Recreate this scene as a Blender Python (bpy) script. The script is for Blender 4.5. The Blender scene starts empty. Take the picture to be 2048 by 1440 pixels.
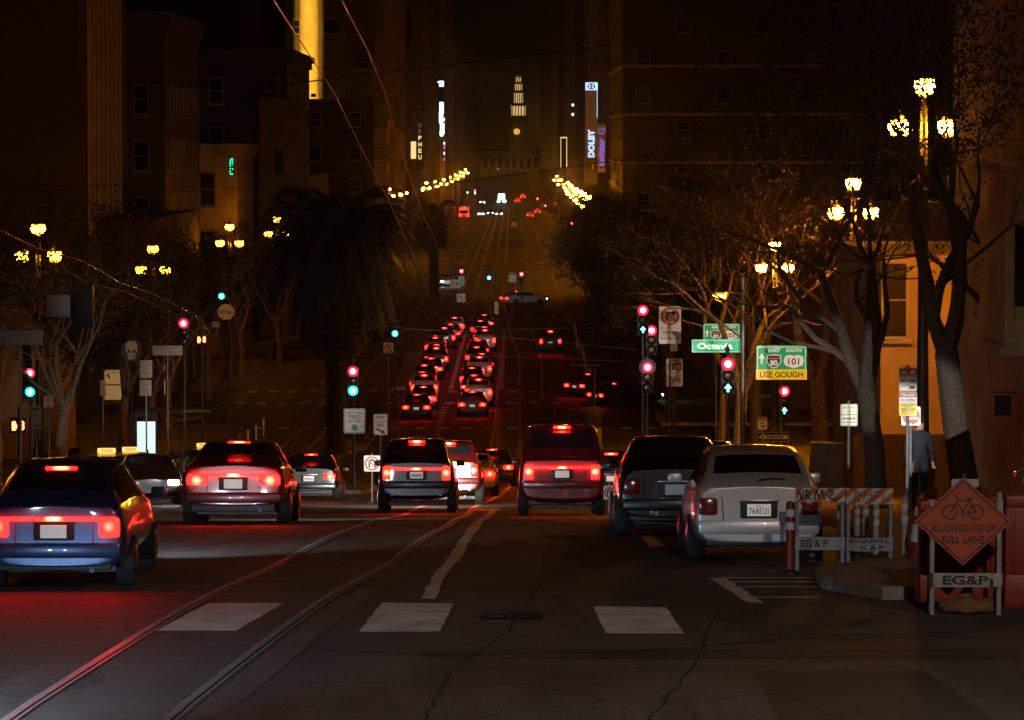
import bpy, bmesh, math, random
from mathutils import Vector, Matrix, Euler, Quaternion
R = math.radians
sc = bpy.context.scene
COL = sc.collection
# ---------------------------------------------------------------- camera, world, exposure
FPX, W0, H0, HOR, CZ = 8000.0, 2048, 1440, 285.0, 21.0
PITCH = math.atan((H0/2-HOR)/FPX)
cd = bpy.data.cameras.new('camera'); cam = bpy.data.objects.new('camera', cd); COL.objects.link(cam)
cd.sensor_width = 36; cd.lens = FPX/W0*36; cd.clip_start = 0.5; cd.clip_end = 20000
cam.location = (0, 0, CZ); cam.rotation_euler = (R(90)-PITCH, 0, 0)
sc.camera = cam
wd = bpy.data.worlds.new('World'); sc.world = wd; wd.use_nodes = True
bg = wd.node_tree.nodes['Background']; bg.inputs[0].default_value = (1, .42, .22, 1); bg.inputs[1].default_value = .0008
sc.view_settings.view_transform = 'Standard'; sc.view_settings.look = 'None'
sc.view_settings.exposure = 0; sc.view_settings.gamma = 1
sc.cycles.use_denoising = True
sc.cycles.max_bounces = 6; sc.cycles.diffuse_bounces = 2; sc.cycles.glossy_bounces = 3
sc.cycles.transparent_max_bounces = 6
sc.cycles.sample_clamp_indirect = 3
sc.cycles.caustics_reflective = False; sc.cycles.caustics_refractive = False
# ---------------------------------------------------------------- terrain profile
def tana(row): return math.tan(PITCH+math.atan((row-H0/2)/FPX))
PROF = [(-80, 4.6), (0, 4.95), (30, 5.12), (44, 5.25), (52, 5.5), (96, 8.9), (142, 12.4), (185, 15.0), (228, 16.2), (300, 16.2), (400, 16.5), (533, 17.2), (1100, 20.0), (3000, 20.5), (9000, 20.5)]
def _pchip(P):
    n = len(P); h = [P[i+1][0]-P[i][0] for i in range(n-1)]; d = [(P[i+1][1]-P[i][1])/h[i] for i in range(n-1)]
    m = [d[0]]
    for i in range(1, n-1):
        if d[i-1]*d[i] <= 0: m.append(0)
        else:
            w1 = 2*h[i]+h[i-1]; w2 = h[i]+2*h[i-1]; m.append((w1+w2)/(w1/d[i-1]+w2/d[i]))
    m.append(d[-1])
    def f(x):
        x = max(P[0][0], min(P[-1][0], x)); i = 0
        while i < n-2 and x > P[i+1][0]: i += 1
        t = (x-P[i][0])/h[i]
        return (2*t**3-3*t*t+1)*P[i][1]+(t**3-2*t*t+t)*h[i]*m[i]+(-2*t**3+3*t*t)*P[i+1][1]+(t**3-t*t)*h[i]*m[i+1]
    return f
drop = _pchip(PROF)
def gz(y): return CZ-drop(y)
def at(px, row, Y):                       # world point seen at a pixel, at distance Y down the street
    t = (row-H0/2)/FPX; u = (px-W0/2)/FPX
    d = Vector((u, math.cos(PITCH)-t*math.sin(PITCH), -math.sin(PITCH)-t*math.cos(PITCH)))
    return Vector((0, 0, CZ))+d*(Y/d.y)
def G(px, row, lift=0):                   # where the street surface is seen at a pixel
    lo, hi = 20.0, 3000.0
    for _ in range(60):
        m = (lo+hi)/2
        if at(px, row, m).z > gz(m)+lift: lo = m
        else: hi = m
    p = at(px, row, lo); p.z = gz(lo)+lift
    return p
# ---------------------------------------------------------------- materials
MATS = {}
def mat(name, col=(.5, .5, .5), rough=.6, metal=0, emit=None, es=0, noise=0, nscale=8, bump=0, coat=0, spec=.5, wear=None):
    if name in MATS: return MATS[name]
    m = bpy.data.materials.new(name); m.use_nodes = True; nt = m.node_tree; b = nt.nodes['Principled BSDF']
    b.inputs['Base Color'].default_value = (*col, 1); b.inputs['Roughness'].default_value = rough
    b.inputs['Metallic'].default_value = metal; b.inputs['Coat Weight'].default_value = coat
    b.inputs['Specular IOR Level'].default_value = spec
    if emit: b.inputs['Emission Color'].default_value = (*emit, 1); b.inputs['Emission Strength'].default_value = es
    if noise or bump:
        tc = nt.nodes.new('ShaderNodeTexCoord'); n = nt.nodes.new('ShaderNodeTexNoise')
        n.inputs['Scale'].default_value = nscale; n.inputs['Detail'].default_value = 6; n.inputs['Roughness'].default_value = .65
        nt.links.new(tc.outputs['Object'], n.inputs['Vector'])
        if noise:
            r = nt.nodes.new('ShaderNodeValToRGB')
            r.color_ramp.elements[0].position = .35; r.color_ramp.elements[1].position = .68
            k = wear or tuple(c*(1-noise) for c in col)
            r.color_ramp.elements[0].color = (*k, 1); r.color_ramp.elements[1].color = (*col, 1)
            nt.links.new(n.outputs['Fac'], r.inputs['Fac']); nt.links.new(r.outputs['Color'], b.inputs['Base Color'])
        if bump:
            bp = nt.nodes.new('ShaderNodeBump'); bp.inputs['Strength'].default_value = bump; bp.inputs['Distance'].default_value = .02
            nt.links.new(n.outputs['Fac'], bp.inputs['Height']); nt.links.new(bp.outputs['Normal'], b.inputs['Normal'])
    MATS[name] = m; return m
def lens(name, core, rim, sc_, sr, rad):  # a lit lamp lens: bright middle, halo painted into the rim's emission
    if name in MATS: return MATS[name]
    m = bpy.data.materials.new(name); m.use_nodes = True; nt = m.node_tree; b = nt.nodes['Principled BSDF']
    tc = nt.nodes.new('ShaderNodeTexCoord'); ln = nt.nodes.new('ShaderNodeVectorMath'); ln.operation = 'LENGTH'
    nt.links.new(tc.outputs['Object'], ln.inputs[0])
    mr = nt.nodes.new('ShaderNodeMapRange'); mr.interpolation_type = 'SMOOTHSTEP'
    mr.inputs['From Min'].default_value = rad*.1; mr.inputs['From Max'].default_value = rad
    nt.links.new(ln.outputs['Value'], mr.inputs['Value'])
    mx = nt.nodes.new('ShaderNodeMix'); mx.data_type = 'RGBA'
    mx.inputs[6].default_value = (*[c*sc_ for c in core], 1); mx.inputs[7].default_value = (*[c*sr for c in rim], 1)
    nt.links.new(mr.outputs['Result'], mx.inputs[0]); nt.links.new(mx.outputs[2], b.inputs['Emission Color'])
    b.inputs['Emission Strength'].default_value = 1; b.inputs['Base Color'].default_value = (*rim, 1); b.inputs['Roughness'].default_value = .2
    MATS[name] = m; return m
SOD = (1, .40, .055)
def road_mat(name, base, seed):
    m = bpy.data.materials.new(name); m.use_nodes = True; nt = m.node_tree; b = nt.nodes['Principled BSDF']; L = nt.links.new
    tc = nt.nodes.new('ShaderNodeTexCoord'); mp = nt.nodes.new('ShaderNodeMapping'); mp.inputs['Location'].default_value = (seed, seed, 0)
    mp.inputs['Scale'].default_value = (1, .22, 1); L(tc.outputs['Object'], mp.inputs['Vector'])
    n1 = nt.nodes.new('ShaderNodeTexNoise'); n1.inputs['Scale'].default_value = .8; n1.inputs['Detail'].default_value = 8; n1.inputs['Roughness'].default_value = .7
    L(mp.outputs['Vector'], n1.inputs['Vector'])
    n2 = nt.nodes.new('ShaderNodeTexNoise'); n2.inputs['Scale'].default_value = 45; n2.inputs['Detail'].default_value = 4
    L(tc.outputs['Object'], n2.inputs['Vector'])
    vr = nt.nodes.new('ShaderNodeTexVoronoi'); vr.feature = 'DISTANCE_TO_EDGE'; vr.inputs['Scale'].default_value = .35
    dn = nt.nodes.new('ShaderNodeMix'); dn.data_type = 'VECTOR'; dn.inputs[0].default_value = .25
    L(tc.outputs['Object'], dn.inputs[4]); L(n1.outputs['Color'], dn.inputs[5]); L(dn.outputs[1], vr.inputs['Vector'])
    cr = nt.nodes.new('ShaderNodeMapRange'); cr.inputs['From Max'].default_value = .012; cr.inputs['To Min'].default_value = .45
    L(vr.outputs['Distance'], cr.inputs['Value'])
    r = nt.nodes.new('ShaderNodeValToRGB'); e = r.color_ramp.elements
    e[0].position = .3; e[0].color = (*[c*.42 for c in base], 1); e[1].position = .7; e[1].color = (*[c*1.35 for c in base], 1)
    L(n1.outputs['Fac'], r.inputs['Fac'])
    m2 = nt.nodes.new('ShaderNodeMapRange'); m2.inputs['From Min'].default_value = .3; m2.inputs['From Max'].default_value = .7
    m2.inputs['To Min'].default_value = .35; m2.inputs['To Max'].default_value = 1.7; L(n2.outputs['Fac'], m2.inputs['Value'])
    mu = nt.nodes.new('ShaderNodeMath'); mu.operation = 'MULTIPLY'; L(m2.outputs['Result'], mu.inputs[0]); L(cr.outputs['Result'], mu.inputs[1])
    vm = nt.nodes.new('ShaderNodeVectorMath'); vm.operation = 'SCALE'; L(r.outputs['Color'], vm.inputs[0]); L(mu.outputs['Value'], vm.inputs['Scale'])
    L(vm.outputs['Vector'], b.inputs['Base Color'])
    rr = nt.nodes.new('ShaderNodeMapRange'); rr.inputs['To Min'].default_value = .62; rr.inputs['To Max'].default_value = .85
    L(n1.outputs['Fac'], rr.inputs['Value']); L(rr.outputs['Result'], b.inputs['Roughness'])
    bp = nt.nodes.new('ShaderNodeBump'); bp.inputs['Strength'].default_value = .5; bp.inputs['Distance'].default_value = .012
    L(n2.outputs['Fac'], bp.inputs['Height']); L(bp.outputs['Normal'], b.inputs['Normal'])
    return m
ASPH = road_mat('asphalt', (.062, .055, .05), 3.0)
ASPH2 = road_mat('asphalt_track_lane', (.075, .064, .055), 11.0)
CONC = mat('concrete', (.2, .17, .15), .85, noise=.45, nscale=2.5, bump=.3)
KERB = mat('kerb_concrete', (.30, .27, .24), .8, noise=.55, nscale=3, bump=.3)
PAINT = mat('road_paint', (.80, .76, .74), .6, noise=.45, nscale=2.2, bump=.03)
GROUND = mat('ground_earth', (.05, .04, .035), .95, noise=.4, nscale=.3)
STEEL = mat('rail_steel', (.75, .72, .70), .42, 1, noise=.3, nscale=30)
GALV = mat('galvanised', (.30, .30, .29), .45, .7, noise=.3, nscale=12)
DARKM = mat('dark_paint_metal', (.02, .022, .02), .45, noise=.3, nscale=10)
BLK = mat('black_plastic', (.012, .012, .012), .5, noise=.2, nscale=20)
RUB = mat('rubber', (.015, .015, .015), .8, noise=.3, nscale=30)
GLASS = mat('dark_glass', (.012, .012, .014), .05, spec=1, noise=.1, nscale=2)
WHT = mat('sign_white', (.82, .82, .78), .45, noise=.12, nscale=6)
SBLK = mat('sign_black', (.015, .015, .015), .5, noise=.2, nscale=8)
SRED = mat('sign_red', (.55, .03, .02), .45, noise=.15, nscale=8)
SGRN = mat('sign_green', (.01, .28, .12), .45, noise=.12, nscale=8)
SYEL = mat('sign_yellow', (.85, .62, .02), .45, noise=.12, nscale=8)
SBLU = mat('sign_blue', (.03, .09, .40), .45, noise=.12, nscale=8)
SORG = mat('sign_orange', (.75, .17, .02), .5, noise=.2, nscale=5)
COPPER = mat('copper_wire', (.75, .30, .17), .3, 1, noise=.2, nscale=20)
# ---------------------------------------------------------------- mesh builder
def smooth(me, ang=40):
    me.shade_smooth()
    try: me.set_sharp_from_angle(angle=R(ang))
    except Exception: pass
class MB:
    def __init__(s): s.v = []; s.f = []; s.m = []; s.mi = 0; s.mats = []
    def use(s, m):
        if m not in s.mats: s.mats.append(m)
        s.mi = s.mats.index(m); return s
    def add(s, vs, fs):
        o = len(s.v); s.v += [tuple(p) for p in vs]; s.f += [tuple(i+o for i in f) for f in fs]; s.m += [s.mi]*len(fs); return s
    def box(s, x0, x1, y0, y1, z0, z1, M=None):
        vs = [Vector((x, y, z)) for z in (z0, z1) for y in (y0, y1) for x in (x0, x1)]
        if M: vs = [M@p for p in vs]
        return s.add(vs, [(0, 2, 3, 1), (4, 5, 7, 6), (0, 1, 5, 4), (2, 6, 7, 3), (0, 4, 6, 2), (1, 3, 7, 5)])
    def bbox(s, x0, x1, y0, y1, z0, z1, b=.01, M=None):   # box with chamfered edges
        bm = bmesh.new(); bmesh.ops.create_cube(bm, size=1)
        for v in bm.verts: v.co = ((x0+x1)/2+v.co.x*(x1-x0), (y0+y1)/2+v.co.y*(y1-y0), (z0+z1)/2+v.co.z*(z1-z0))
        bmesh.ops.bevel(bm, geom=bm.edges[:], offset=b, segments=2, affect='EDGES', profile=.6)
        bm.verts.index_update(); vs = [v.co.copy() for v in bm.verts]
        if M: vs = [M@p for p in vs]
        s.add(vs, [[v.index for v in f.verts] for f in bm.faces]); bm.free(); return s
    def tube(s, pts, rads, n=8, cap=True):
        pts = [Vector(p) for p in pts]
        if not isinstance(rads, (list, tuple)): rads = [rads]*len(pts)
        vs = []; prev = None
        for i, p in enumerate(pts):
            a = pts[max(i-1, 0)]; c = pts[min(i+1, len(pts)-1)]; d = (c-a)
            d = d.normalized() if d.length > 1e-9 else Vector((0, 0, 1))
            if prev is None:
                up = Vector((0, 0, 1)) if abs(d.z) < .9 else Vector((0, 1, 0)); x = d.cross(up).normalized()
            else: x = (prev-d*prev.dot(d)).normalized()
            prev = x; y = d.cross(x)
            for k in range(n):
                t = 2*math.pi*k/n; vs.append(p+(x*math.cos(t)+y*math.sin(t))*rads[i])
        fs = []
        for i in range(len(pts)-1):
            for k in range(n): fs.append((i*n+k, i*n+(k+1) % n, (i+1)*n+(k+1) % n, (i+1)*n+k))
        if cap: fs.append(tuple(range(n-1, -1, -1))); fs.append(tuple((len(pts)-1)*n+k for k in range(n)))
        return s.add(vs, fs)
    def lathe(s, prof, n=16, c=(0, 0, 0), axis='z'):
        vs = []
        for r, z in prof:
            for k in range(n):
                t = 2*math.pi*k/n; a, b = r*math.cos(t), r*math.sin(t)
                p = (a, b, z) if axis == 'z' else ((a, z, b) if axis == 'y' else (z, a, b))
                vs.append((p[0]+c[0], p[1]+c[1], p[2]+c[2]))
        fs = []
        for i in range(len(prof)-1):
            for k in range(n): fs.append((i*n+k, i*n+(k+1) % n, (i+1)*n+(k+1) % n, (i+1)*n+k))
        fs.append(tuple(range(n-1, -1, -1))); fs.append(tuple((len(prof)-1)*n+k for k in range(n)))
        return s.add(vs, fs)
    def prism(s, poly, y0, y1):              # polygon in (x,z), thickness along y
        n = len(poly); vs = [(p[0], y0, p[1]) for p in poly]+[(p[0], y1, p[1]) for p in poly]
        fs = [tuple(range(n)), tuple(range(2*n-1, n-1, -1))]+[(i, n+i, n+(i+1) % n, (i+1) % n) for i in range(n)]
        return s.add(vs, fs)
    def ring(s, cx, cz, r0, r1, y, n=28):
        vs = []; fs = []
        for k in range(n):
            t = 2*math.pi*k/n
            for r in (r0, r1): vs.append((cx+r*math.cos(t), y, cz+r*math.sin(t)))
            for r in (r0, r1): vs.append((cx+r*math.cos(t), y+.003, cz+r*math.sin(t)))
        for k in range(n):
            a = 4*k; b = 4*((k+1) % n); fs += [(a, a+1, b+1, b), (a+1, a+3, b+3, b+1), (a, b, b+2, a+2)]
        return s.add(vs, fs)
    def seg(s, x0, z0, x1, z1, w, y):        # flat stroke in the xz plane
        d = Vector((x1-x0, z1-z0)); d.normalize(); n = Vector((-d.y, d.x))*w/2
        return s.prism([(x0+n.x, z0+n.y), (x0-n.x, z0-n.y), (x1-n.x, z1-n.y), (x1+n.x, z1+n.y)], y, y+.003)
    def text(s, t, cx, cz, w, h, y=0, bold=0.0, rot=0, fill=False):
        vs, fs = glyphs(t, bold)
        x0 = min(v[0] for v in vs); x1 = max(v[0] for v in vs); z0 = min(v[1] for v in vs); z1 = max(v[1] for v in vs)
        kx = w/(x1-x0) if w else h/(z1-z0); kz = h/(z1-z0) if h else kx
        out = []
        for a, b in vs:
            p, q = (a-(x0+x1)/2)*kx, (b-(z0+z1)/2)*kz
            if rot: p, q = p*math.cos(rot)-q*math.sin(rot), p*math.sin(rot)+q*math.cos(rot)
            out.append((cx+p, y, cz+q))
        return s.add(out, fs)
    def build(s, name, parent=None, loc=None, sm=True, rot=None, ang=40):
        me = bpy.data.meshes.new(name); me.from_pydata(s.v, [], s.f)
        for m in s.mats: me.materials.append(m)
        me.polygons.foreach_set('material_index', s.m); me.update()
        if sm: smooth(me, ang)
        return link(name, me, parent, loc, rot)
_gl = {}
def glyphs(t, bold):
    if (t, bold) in _gl: return _gl[(t, bold)]
    c = bpy.data.curves.new('t', 'FONT'); c.body = t; c.offset = bold; c.resolution_u = 3; c.align_x = 'CENTER'
    o = bpy.data.objects.new('t', c); COL.objects.link(o)
    dg = bpy.context.evaluated_depsgraph_get(); dg.update(); me = bpy.data.meshes.new_from_object(o.evaluated_get(dg))
    r = ([(v.co.x, v.co.y) for v in me.vertices], [tuple(p.vertices) for p in me.polygons])
    bpy.data.objects.remove(o); bpy.data.curves.remove(c); bpy.data.meshes.remove(me); _gl[(t, bold)] = r; return r
def link(name, data, parent=None, loc=None, rot=None):
    o = bpy.data.objects.new(name, data); COL.objects.link(o)
    if parent: o.parent = parent
    if loc is not None: o.location = loc
    if rot is not None: o.rotation_euler = rot
    return o
def tag(o, label, cat, group=None):
    o['label'] = label; o['category'] = cat
    if group: o['group'] = group
    return o
def thing(name, label, cat, loc=(0, 0, 0), rz=0, group=None):
    o = link(name, None, None, loc, (0, 0, rz)); o.empty_display_size = .3
    return tag(o, label, cat, group)
KIDS = {}
def copy_tree(o, label=None, parent=None, group=None):
    c = o.copy(); COL.objects.link(c)
    if parent: c.parent = parent
    if label: c['label'] = label
    if group: c['group'] = group
    for ch in list(o.children): copy_tree(ch, None, c)
    return c
def struct(o): o['kind'] = 'structure'; return o
def upd(): bpy.context.view_layer.update()
# ---------------------------------------------------------------- ground, road, pavements
def ysamples(y0, y1):
    ys = [y0]; y = y0
    while True:
        y += 1.5 if y < 260 else (5 if y < 600 else 40)
        if y >= y1: break
        ys.append(y)
    return ys+[y1]
def sheet(name, x0, x1, y0, y1, m, lift=0.0, xs=None):
    f0 = x0 if callable(x0) else (lambda y: x0); f1 = x1 if callable(x1) else (lambda y: x1)
    ys = ysamples(y0, y1); b = MB().use(m); vs = []
    for y in ys: vs += [(f0(y), y, gz(y)+lift), (f1(y), y, gz(y)+lift)]
    b.add(vs, [(2*i, 2*i+1, 2*i+3, 2*i+2) for i in range(len(ys)-1)])
    return struct(b.build(name))
def slab(name, x0, x1, y0, y1, m, h=.15, km=None, parts=None):
    f0 = x0 if callable(x0) else (lambda y: x0); f1 = x1 if callable(x1) else (lambda y: x1)
    ys = ysamples(y0, y1); b = MB().use(m); vs = []; n = len(ys); k = .18
    for y in ys:
        z = gz(y); vs += [(f0(y), y, z-.2), (f0(y), y, z+h-.02), (f0(y)+.02, y, z+h), (f1(y)-.02, y, z+h), (f1(y), y, z+h-.02), (f1(y), y, z-.2)]
    for i in range(n-1):
        for j in range(5):
            b.use(km if (km and j != 2) else m); b.add([], []); b.f.append((6*i+j, 6*i+j+1, 6*i+7+j, 6*i+6+j)); b.m.append(b.mi)
    b.v = vs; b.f.append((0, 1, 2, 3, 4, 5)); b.m.append(b.mi); b.f.append(tuple(6*(n-1)+j for j in (5, 4, 3, 2, 1, 0))); b.m.append(b.mi)
    return struct(b.build(name, sm=False))
sheet('ground', -700, 700, -80, 4500, GROUND, -.03)
XL, XR = -18.0, 8.6
sheet('road', XL-6, 14, -60, 228, ASPH, 0)
sheet('road', XL, XR, 228, 2900, ASPH, 0)
sheet('cross_road', -260, XL-6, 108, 149, ASPH2, 0)
sheet('cross_road', 14, 260, 206, 228, ASPH2, 0)
# ---- markings
rnd = random.Random(5)
mk = MB().use(PAINT)
def mline(fx, w, y0, y1, dash=None, lift=.005, jit=.02, mb=mk):
    y = y0; step = .5 if y0 < 120 else 3; on = True
    spans = [(y0, y1)] if not dash else []
    if dash:
        while y < y1: spans.append((y, min(y1, y+dash[0]))); y += dash[0]+dash[1]
    for a, c in spans:
        n = max(1, int((c-a)/step)); vs = []
        for i in range(n+1):
            yy = a+(c-a)*i/n; x = fx(yy) if callable(fx) else fx
            vs += [(x-w/2+rnd.uniform(-jit, jit), yy, gz(yy)+lift), (x+w/2+rnd.uniform(-jit, jit), yy, gz(yy)+lift)]
        mb.add(vs, [(2*i, 2*i+1, 2*i+3, 2*i+2) for i in range(n)])
def lerp(P):
    def f(y):
        if y <= P[0][0]: return P[0][1]
        for a, c in zip(P, P[1:]):
            if y <= c[0]: return a[1]+(c[1]-a[1])*(y-a[0])/(c[0]-a[0])
        return P[-1][1]
    return f
def px_path(pts): 
    P = sorted([(g.y, g.x) for g in (G(x, r) for x, r in pts)]); return lerp(P)
lane = px_path([(852, 1204), (880, 1150), (908, 1118), (935, 1075), (952, 1052), (978, 1030), (990, 1018)])
mline(lane, .16, 46.3, G(988, 1020).y)
def quad_px(pts, mb=mk, lift=.005, jit=.012):
    A, B_, C_, D_ = [G(x, r) for x, r in pts]      # patch laid on the road, ragged at its rim
    nu = max(1, int((B_-A).length/.15)); nv = max(1, int((D_-A).length/.15)); out = []
    for j in range(nv+1):
        for i in range(nu+1):
            p = A.lerp(B_, i/nu).lerp(D_.lerp(C_, i/nu), j/nv)
            if i in (0, nu) or j in (0, nv): p.x += rnd.uniform(-jit, jit); p.y += rnd.uniform(-jit*1.5, jit*1.5)
            out.append((p.x, p.y, gz(p.y)+lift))
    mb.add(out, [(j*(nu+1)+i, j*(nu+1)+i+1, (j+1)*(nu+1)+i+1, (j+1)*(nu+1)+i) for j in range(nv) for i in range(nu)])
quad_px([(310, 1262), (472, 1262), (568, 1207), (418, 1207)])
quad_px([(717, 1264), (880, 1264), (908, 1208), (765, 1206)])
quad_px([(1212, 1267), (1368, 1268), (1332, 1215), (1186, 1213)])
quad_px([(1420, 1157), (1452, 1157), (1526, 1206), (1492, 1205)], jit=.02)
for r0, xa, xb in ((1155, 1440, 1752), (1163, 1455, 1640), (1173, 1480, 1690), (1194, 1508, 1640)):
    quad_px([(xa, r0+2), (xb, r0+2), (xb, r0), (xa, r0)], jit=.004)
quad_px([(1282, 1073), (1302, 1072), (1330, 1094), (1302, 1096)])
quad_px([(935, 1021), (1003, 1021), (1003, 1017), (937, 1017)], jit=.02)
mline(-.7, .28, 262, 345, jit=.02); mline(-4.0, .28, 262, 345, jit=.02)
mline(lerp([(250, 1.9), (300, 2.2), (345, 1.7)]), .12, 250, 345, jit=.01)
mline(-.75, .3, 205, 246, (1.0, 1.6)); mline(-4.15, .3, 205, 246, (1.0, 1.6))
for xx in (-7.3, -4, -.7, 2.2, 5.2): mline(xx, .14, 380, 520, (3, 9)); mline(xx, .16, 600, 1050, (3, 9))
mline(-12.8, .12, 250, 420, (3, 6)); mline(-9.4, .12, 300, 420)
for y0, y1 in ((247.5, 249.5), (259, 261), (368, 370), (376, 378), (226, 227.2), (531, 534), (575, 578)):
    x = -17.2
    while x < 8:
        mk.add([(x, y0, gz(y0)+.006), (x+.62, y0, gz(y0)+.006), (x+.62, y1, gz(y1)+.006), (x, y1, gz(y1)+.006)], [(0, 1, 2, 3)]); x += 1.3 if y0 < 400 else 1.9
mo = mk.build('road_marking', sm=False); struct(mo)
TAR = mat('tar_seal', (.026, .023, .021), .45, noise=.3, nscale=20)
ts = MB().use(TAR); rt_ = random.Random(9)
def seam(pts, w=.05):
    P = [G(x, r) for x, r in pts]; vs = []; n = 0
    for a, c in zip(P, P[1:]):
        m = max(2, int((c-a).length/.15))
        for k in range(m):
            q = a.lerp(c, k/m); ww = w*rt_.uniform(.25, .6); dx = rt_.uniform(-.03, .03); t_ = (c-a).normalized(); nx, ny = -t_.y, t_.x
            q.x += dx*nx; q.y += dx*ny
            vs += [(q.x-nx*ww/2, q.y-ny*ww/2, gz(q.y)+.007), (q.x+nx*ww/2, q.y+ny*ww/2, gz(q.y)+.007)]; n += 1
    ts.add(vs, [(2*i, 2*i+1, 2*i+3, 2*i+2) for i in range(n-1)])
seam([(640, 1300), (900, 1312), (1300, 1302), (1700, 1268), (2048, 1262)], .09); seam([(850, 1440), (905, 1340), (1010, 1270), (1120, 1130), (1150, 1060)], .04)
seam([(1300, 1440), (1390, 1330), (1440, 1210)], .05); seam([(1120, 1130), (1260, 1112), (1390, 1130)], .04); seam([(930, 1180), (1090, 1190), (1200, 1172)], .035); seam([(60, 1240), (300, 1190), (520, 1150)], .05)
struct(ts.build('tar_seam', sm=False))
pt = MB().use(road_mat('asphalt_patch', (.032, .029, .027), 27.0)); quad_px([(850, 1318), (2070, 1318), (2070, 1298), (838, 1300)], mb=pt, lift=.003, jit=.02); quad_px([(1560, 1440), (1990, 1440), (1850, 1340), (1500, 1340)], mb=pt, lift=.003, jit=.02); quad_px([(1085, 1150), (1175, 1150), (1160, 1100), (1085, 1100)], mb=pt, lift=.003, jit=.02)
struct(pt.build('road_patch', sm=False))
for mx_, mr_, lb_ in ((1020, 1235, 'round iron manhole cover between two crosswalk blocks'), (1120, 1075, 'round iron manhole cover behind the red van in its lane')):
    p_ = G(mx_, mr_); mb_ = MB().use(mat('cast_iron', (.05, .045, .04), .5, .7, noise=.4, nscale=20)); mb_.lathe([(.36, -.02), (.36, .006), (.33, .010), (.31, .006), (.28, .006), (.26, .011), (.02, .011)], 28)
    for k_ in range(8): a_ = k_*math.pi/4; mb_.box(-.02, .02, .08, .25, .011, .016, Matrix.Rotation(a_, 4, 'Z'))
    tag(mb_.build('manhole_cover', None, (p_.x, p_.y, p_.z+.004)), lb_, 'manhole cover')
# ---- streetcar rails
RX = px_path([(330, 1440), (635, 1207), (780, 1128), (892, 1054), (948, 1012)])
RAIL = lerp([(20, -3.6)]+[(y, RX(y)) for y in (35.5, 40, 46, 52, 58, 66, 75, 88, 104)]+[(150, -.1), (230, .45), (262, .45), (300, .55), (345, -.2), (420, -1), (600, -1), (1300, -1)])
RAIL2 = lerp([(20, -9.9), (100, -10.3), (200, -10.6), (300, -10.2), (420, -4.2), (1300, -4.2)])
tb = sheet('track_bed', lambda y: RAIL(y)-1.95, lambda y: RAIL(y)+.5, 20, 1250, ASPH2, .004)
rb = MB()
for fx in (RAIL, lambda y: RAIL(y)-1.435, RAIL2, lambda y: RAIL2(y)-1.435):
    ys = ysamples(20, 1250)
    for off, w, m, lf in ((0, .085, STEEL, .016), (.085, .035, STEEL, .013), (.05, .045, BLK, .008)):
        rb.use(m); vs = []
        for y in ys: vs += [(fx(y)+off-w/2, y, gz(y)+lf), (fx(y)+off+w/2, y, gz(y)+lf)]
        rb.add(vs, [(2*i, 2*i+1, 2*i+3, 2*i+2) for i in range(len(ys)-1)])
struct(rb.build('tram_rail', sm=False))
# ---- pavements and kerbs
slab('pavement', lerp([(46.2, 4.3), (47.2, 3.7), (49.5, 3.75), (51, 4.6), (54, 5.2), (90, 5.4), (106, 7)]), 60, 46.2, 106, CONC, km=KERB)
slab('pavement', 8.2, 60, 114, 205, CONC, km=KERB)
slab('pavement', -60, -15.6, 150, 227.5, CONC, km=KERB)
slab('pavement', XR, 60, 229, 366, CONC, km=KERB)
slab('pavement', XR, 60, 381, 530, CONC, km=KERB)
slab('pavement', XR, 60, 545, 2900, CONC, km=KERB)
slab('pavement', -60, lerp([(40, -15.6), (100, -15.6), (107, -17.5)]), 20, 107, CONC, km=KERB)
slab('pavement', -60, lerp([(228, -20.5), (236, -18), (400, -18)]), 228, 366, CONC, km=KERB)
slab('pavement', -60, XL, 381, 530, CONC, km=KERB)
slab('pavement', -60, XL, 545, 2900, CONC, km=KERB)
slab('median', lerp([(236, -7.6), (262, -7.9), (345, -7.9)]), lerp([(236, -7.3), (262, -7.0), (345, -6.9)]), 262, 345, CONC, km=KERB)
slab('median', lerp([(196, -8.8), (205, -9.2), (240, -9.2), (246, -8.8)]), lerp([(196, -8.4), (205, -7.5), (240, -7.5), (246, -8)]), 178, 246, CONC, km=KERB)
slab('median', lerp([(120, -6.6), (124, -6.9), (134, -6.9)]), lerp([(120, -6.3), (124, -5.6), (150, -4.6)]), 136, 150, CONC, km=KERB)
# ---------------------------------------------------------------- vehicles
L_TAIL = lens('tail_lamp_lit', (1, .05, .018), (1, .0022, .0016), 40, 26, .12)
L_BRAKE = lens('brake_lamp_lit', (1, .045, .016), (1, .0024, .0018), 60, 36, .13)
L_DIM = lens('tail_lamp_dim', (1, .12, .06), (1, .012, .01), 22, 7, .14)
L_HEAD = lens('head_lamp_lit', (.9, .97, 1), (.75, .9, 1), 320, 60, .13)
L_HEADO = lens('head_lamp_low', (.9, .97, 1), (.75, .9, 1), 60, 14, .13)
L_HEADN = lens('head_lamp_near', (.9, .97, 1), (.75, .9, 1), 12, 4, .13)
L_HEADW = lens('head_lamp_warm', (1, .82, .5), (1, .6, .25), 260, 40, .13)
L_OFF = mat('tail_lamp_off', (.28, .008, .008), .15, spec=1, noise=.3, nscale=20)
L_CLEAR = mat('clear_lamp_off', (.35, .33, .32), .12, .3, noise=.3, nscale=20)
PLATE = mat('plate_white', (.8, .8, .76), .4, noise=.1, nscale=10)
PLATEL = mat('plate_glow', (.8, .8, .76), .4, emit=(1, .95, .85), es=.25, noise=.1, nscale=10)  # plate's lit look put into its own glow; no plate lamp built
RIM = mat('wheel_rim', (.35, .35, .36), .3, .9, noise=.2, nscale=12)
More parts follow.
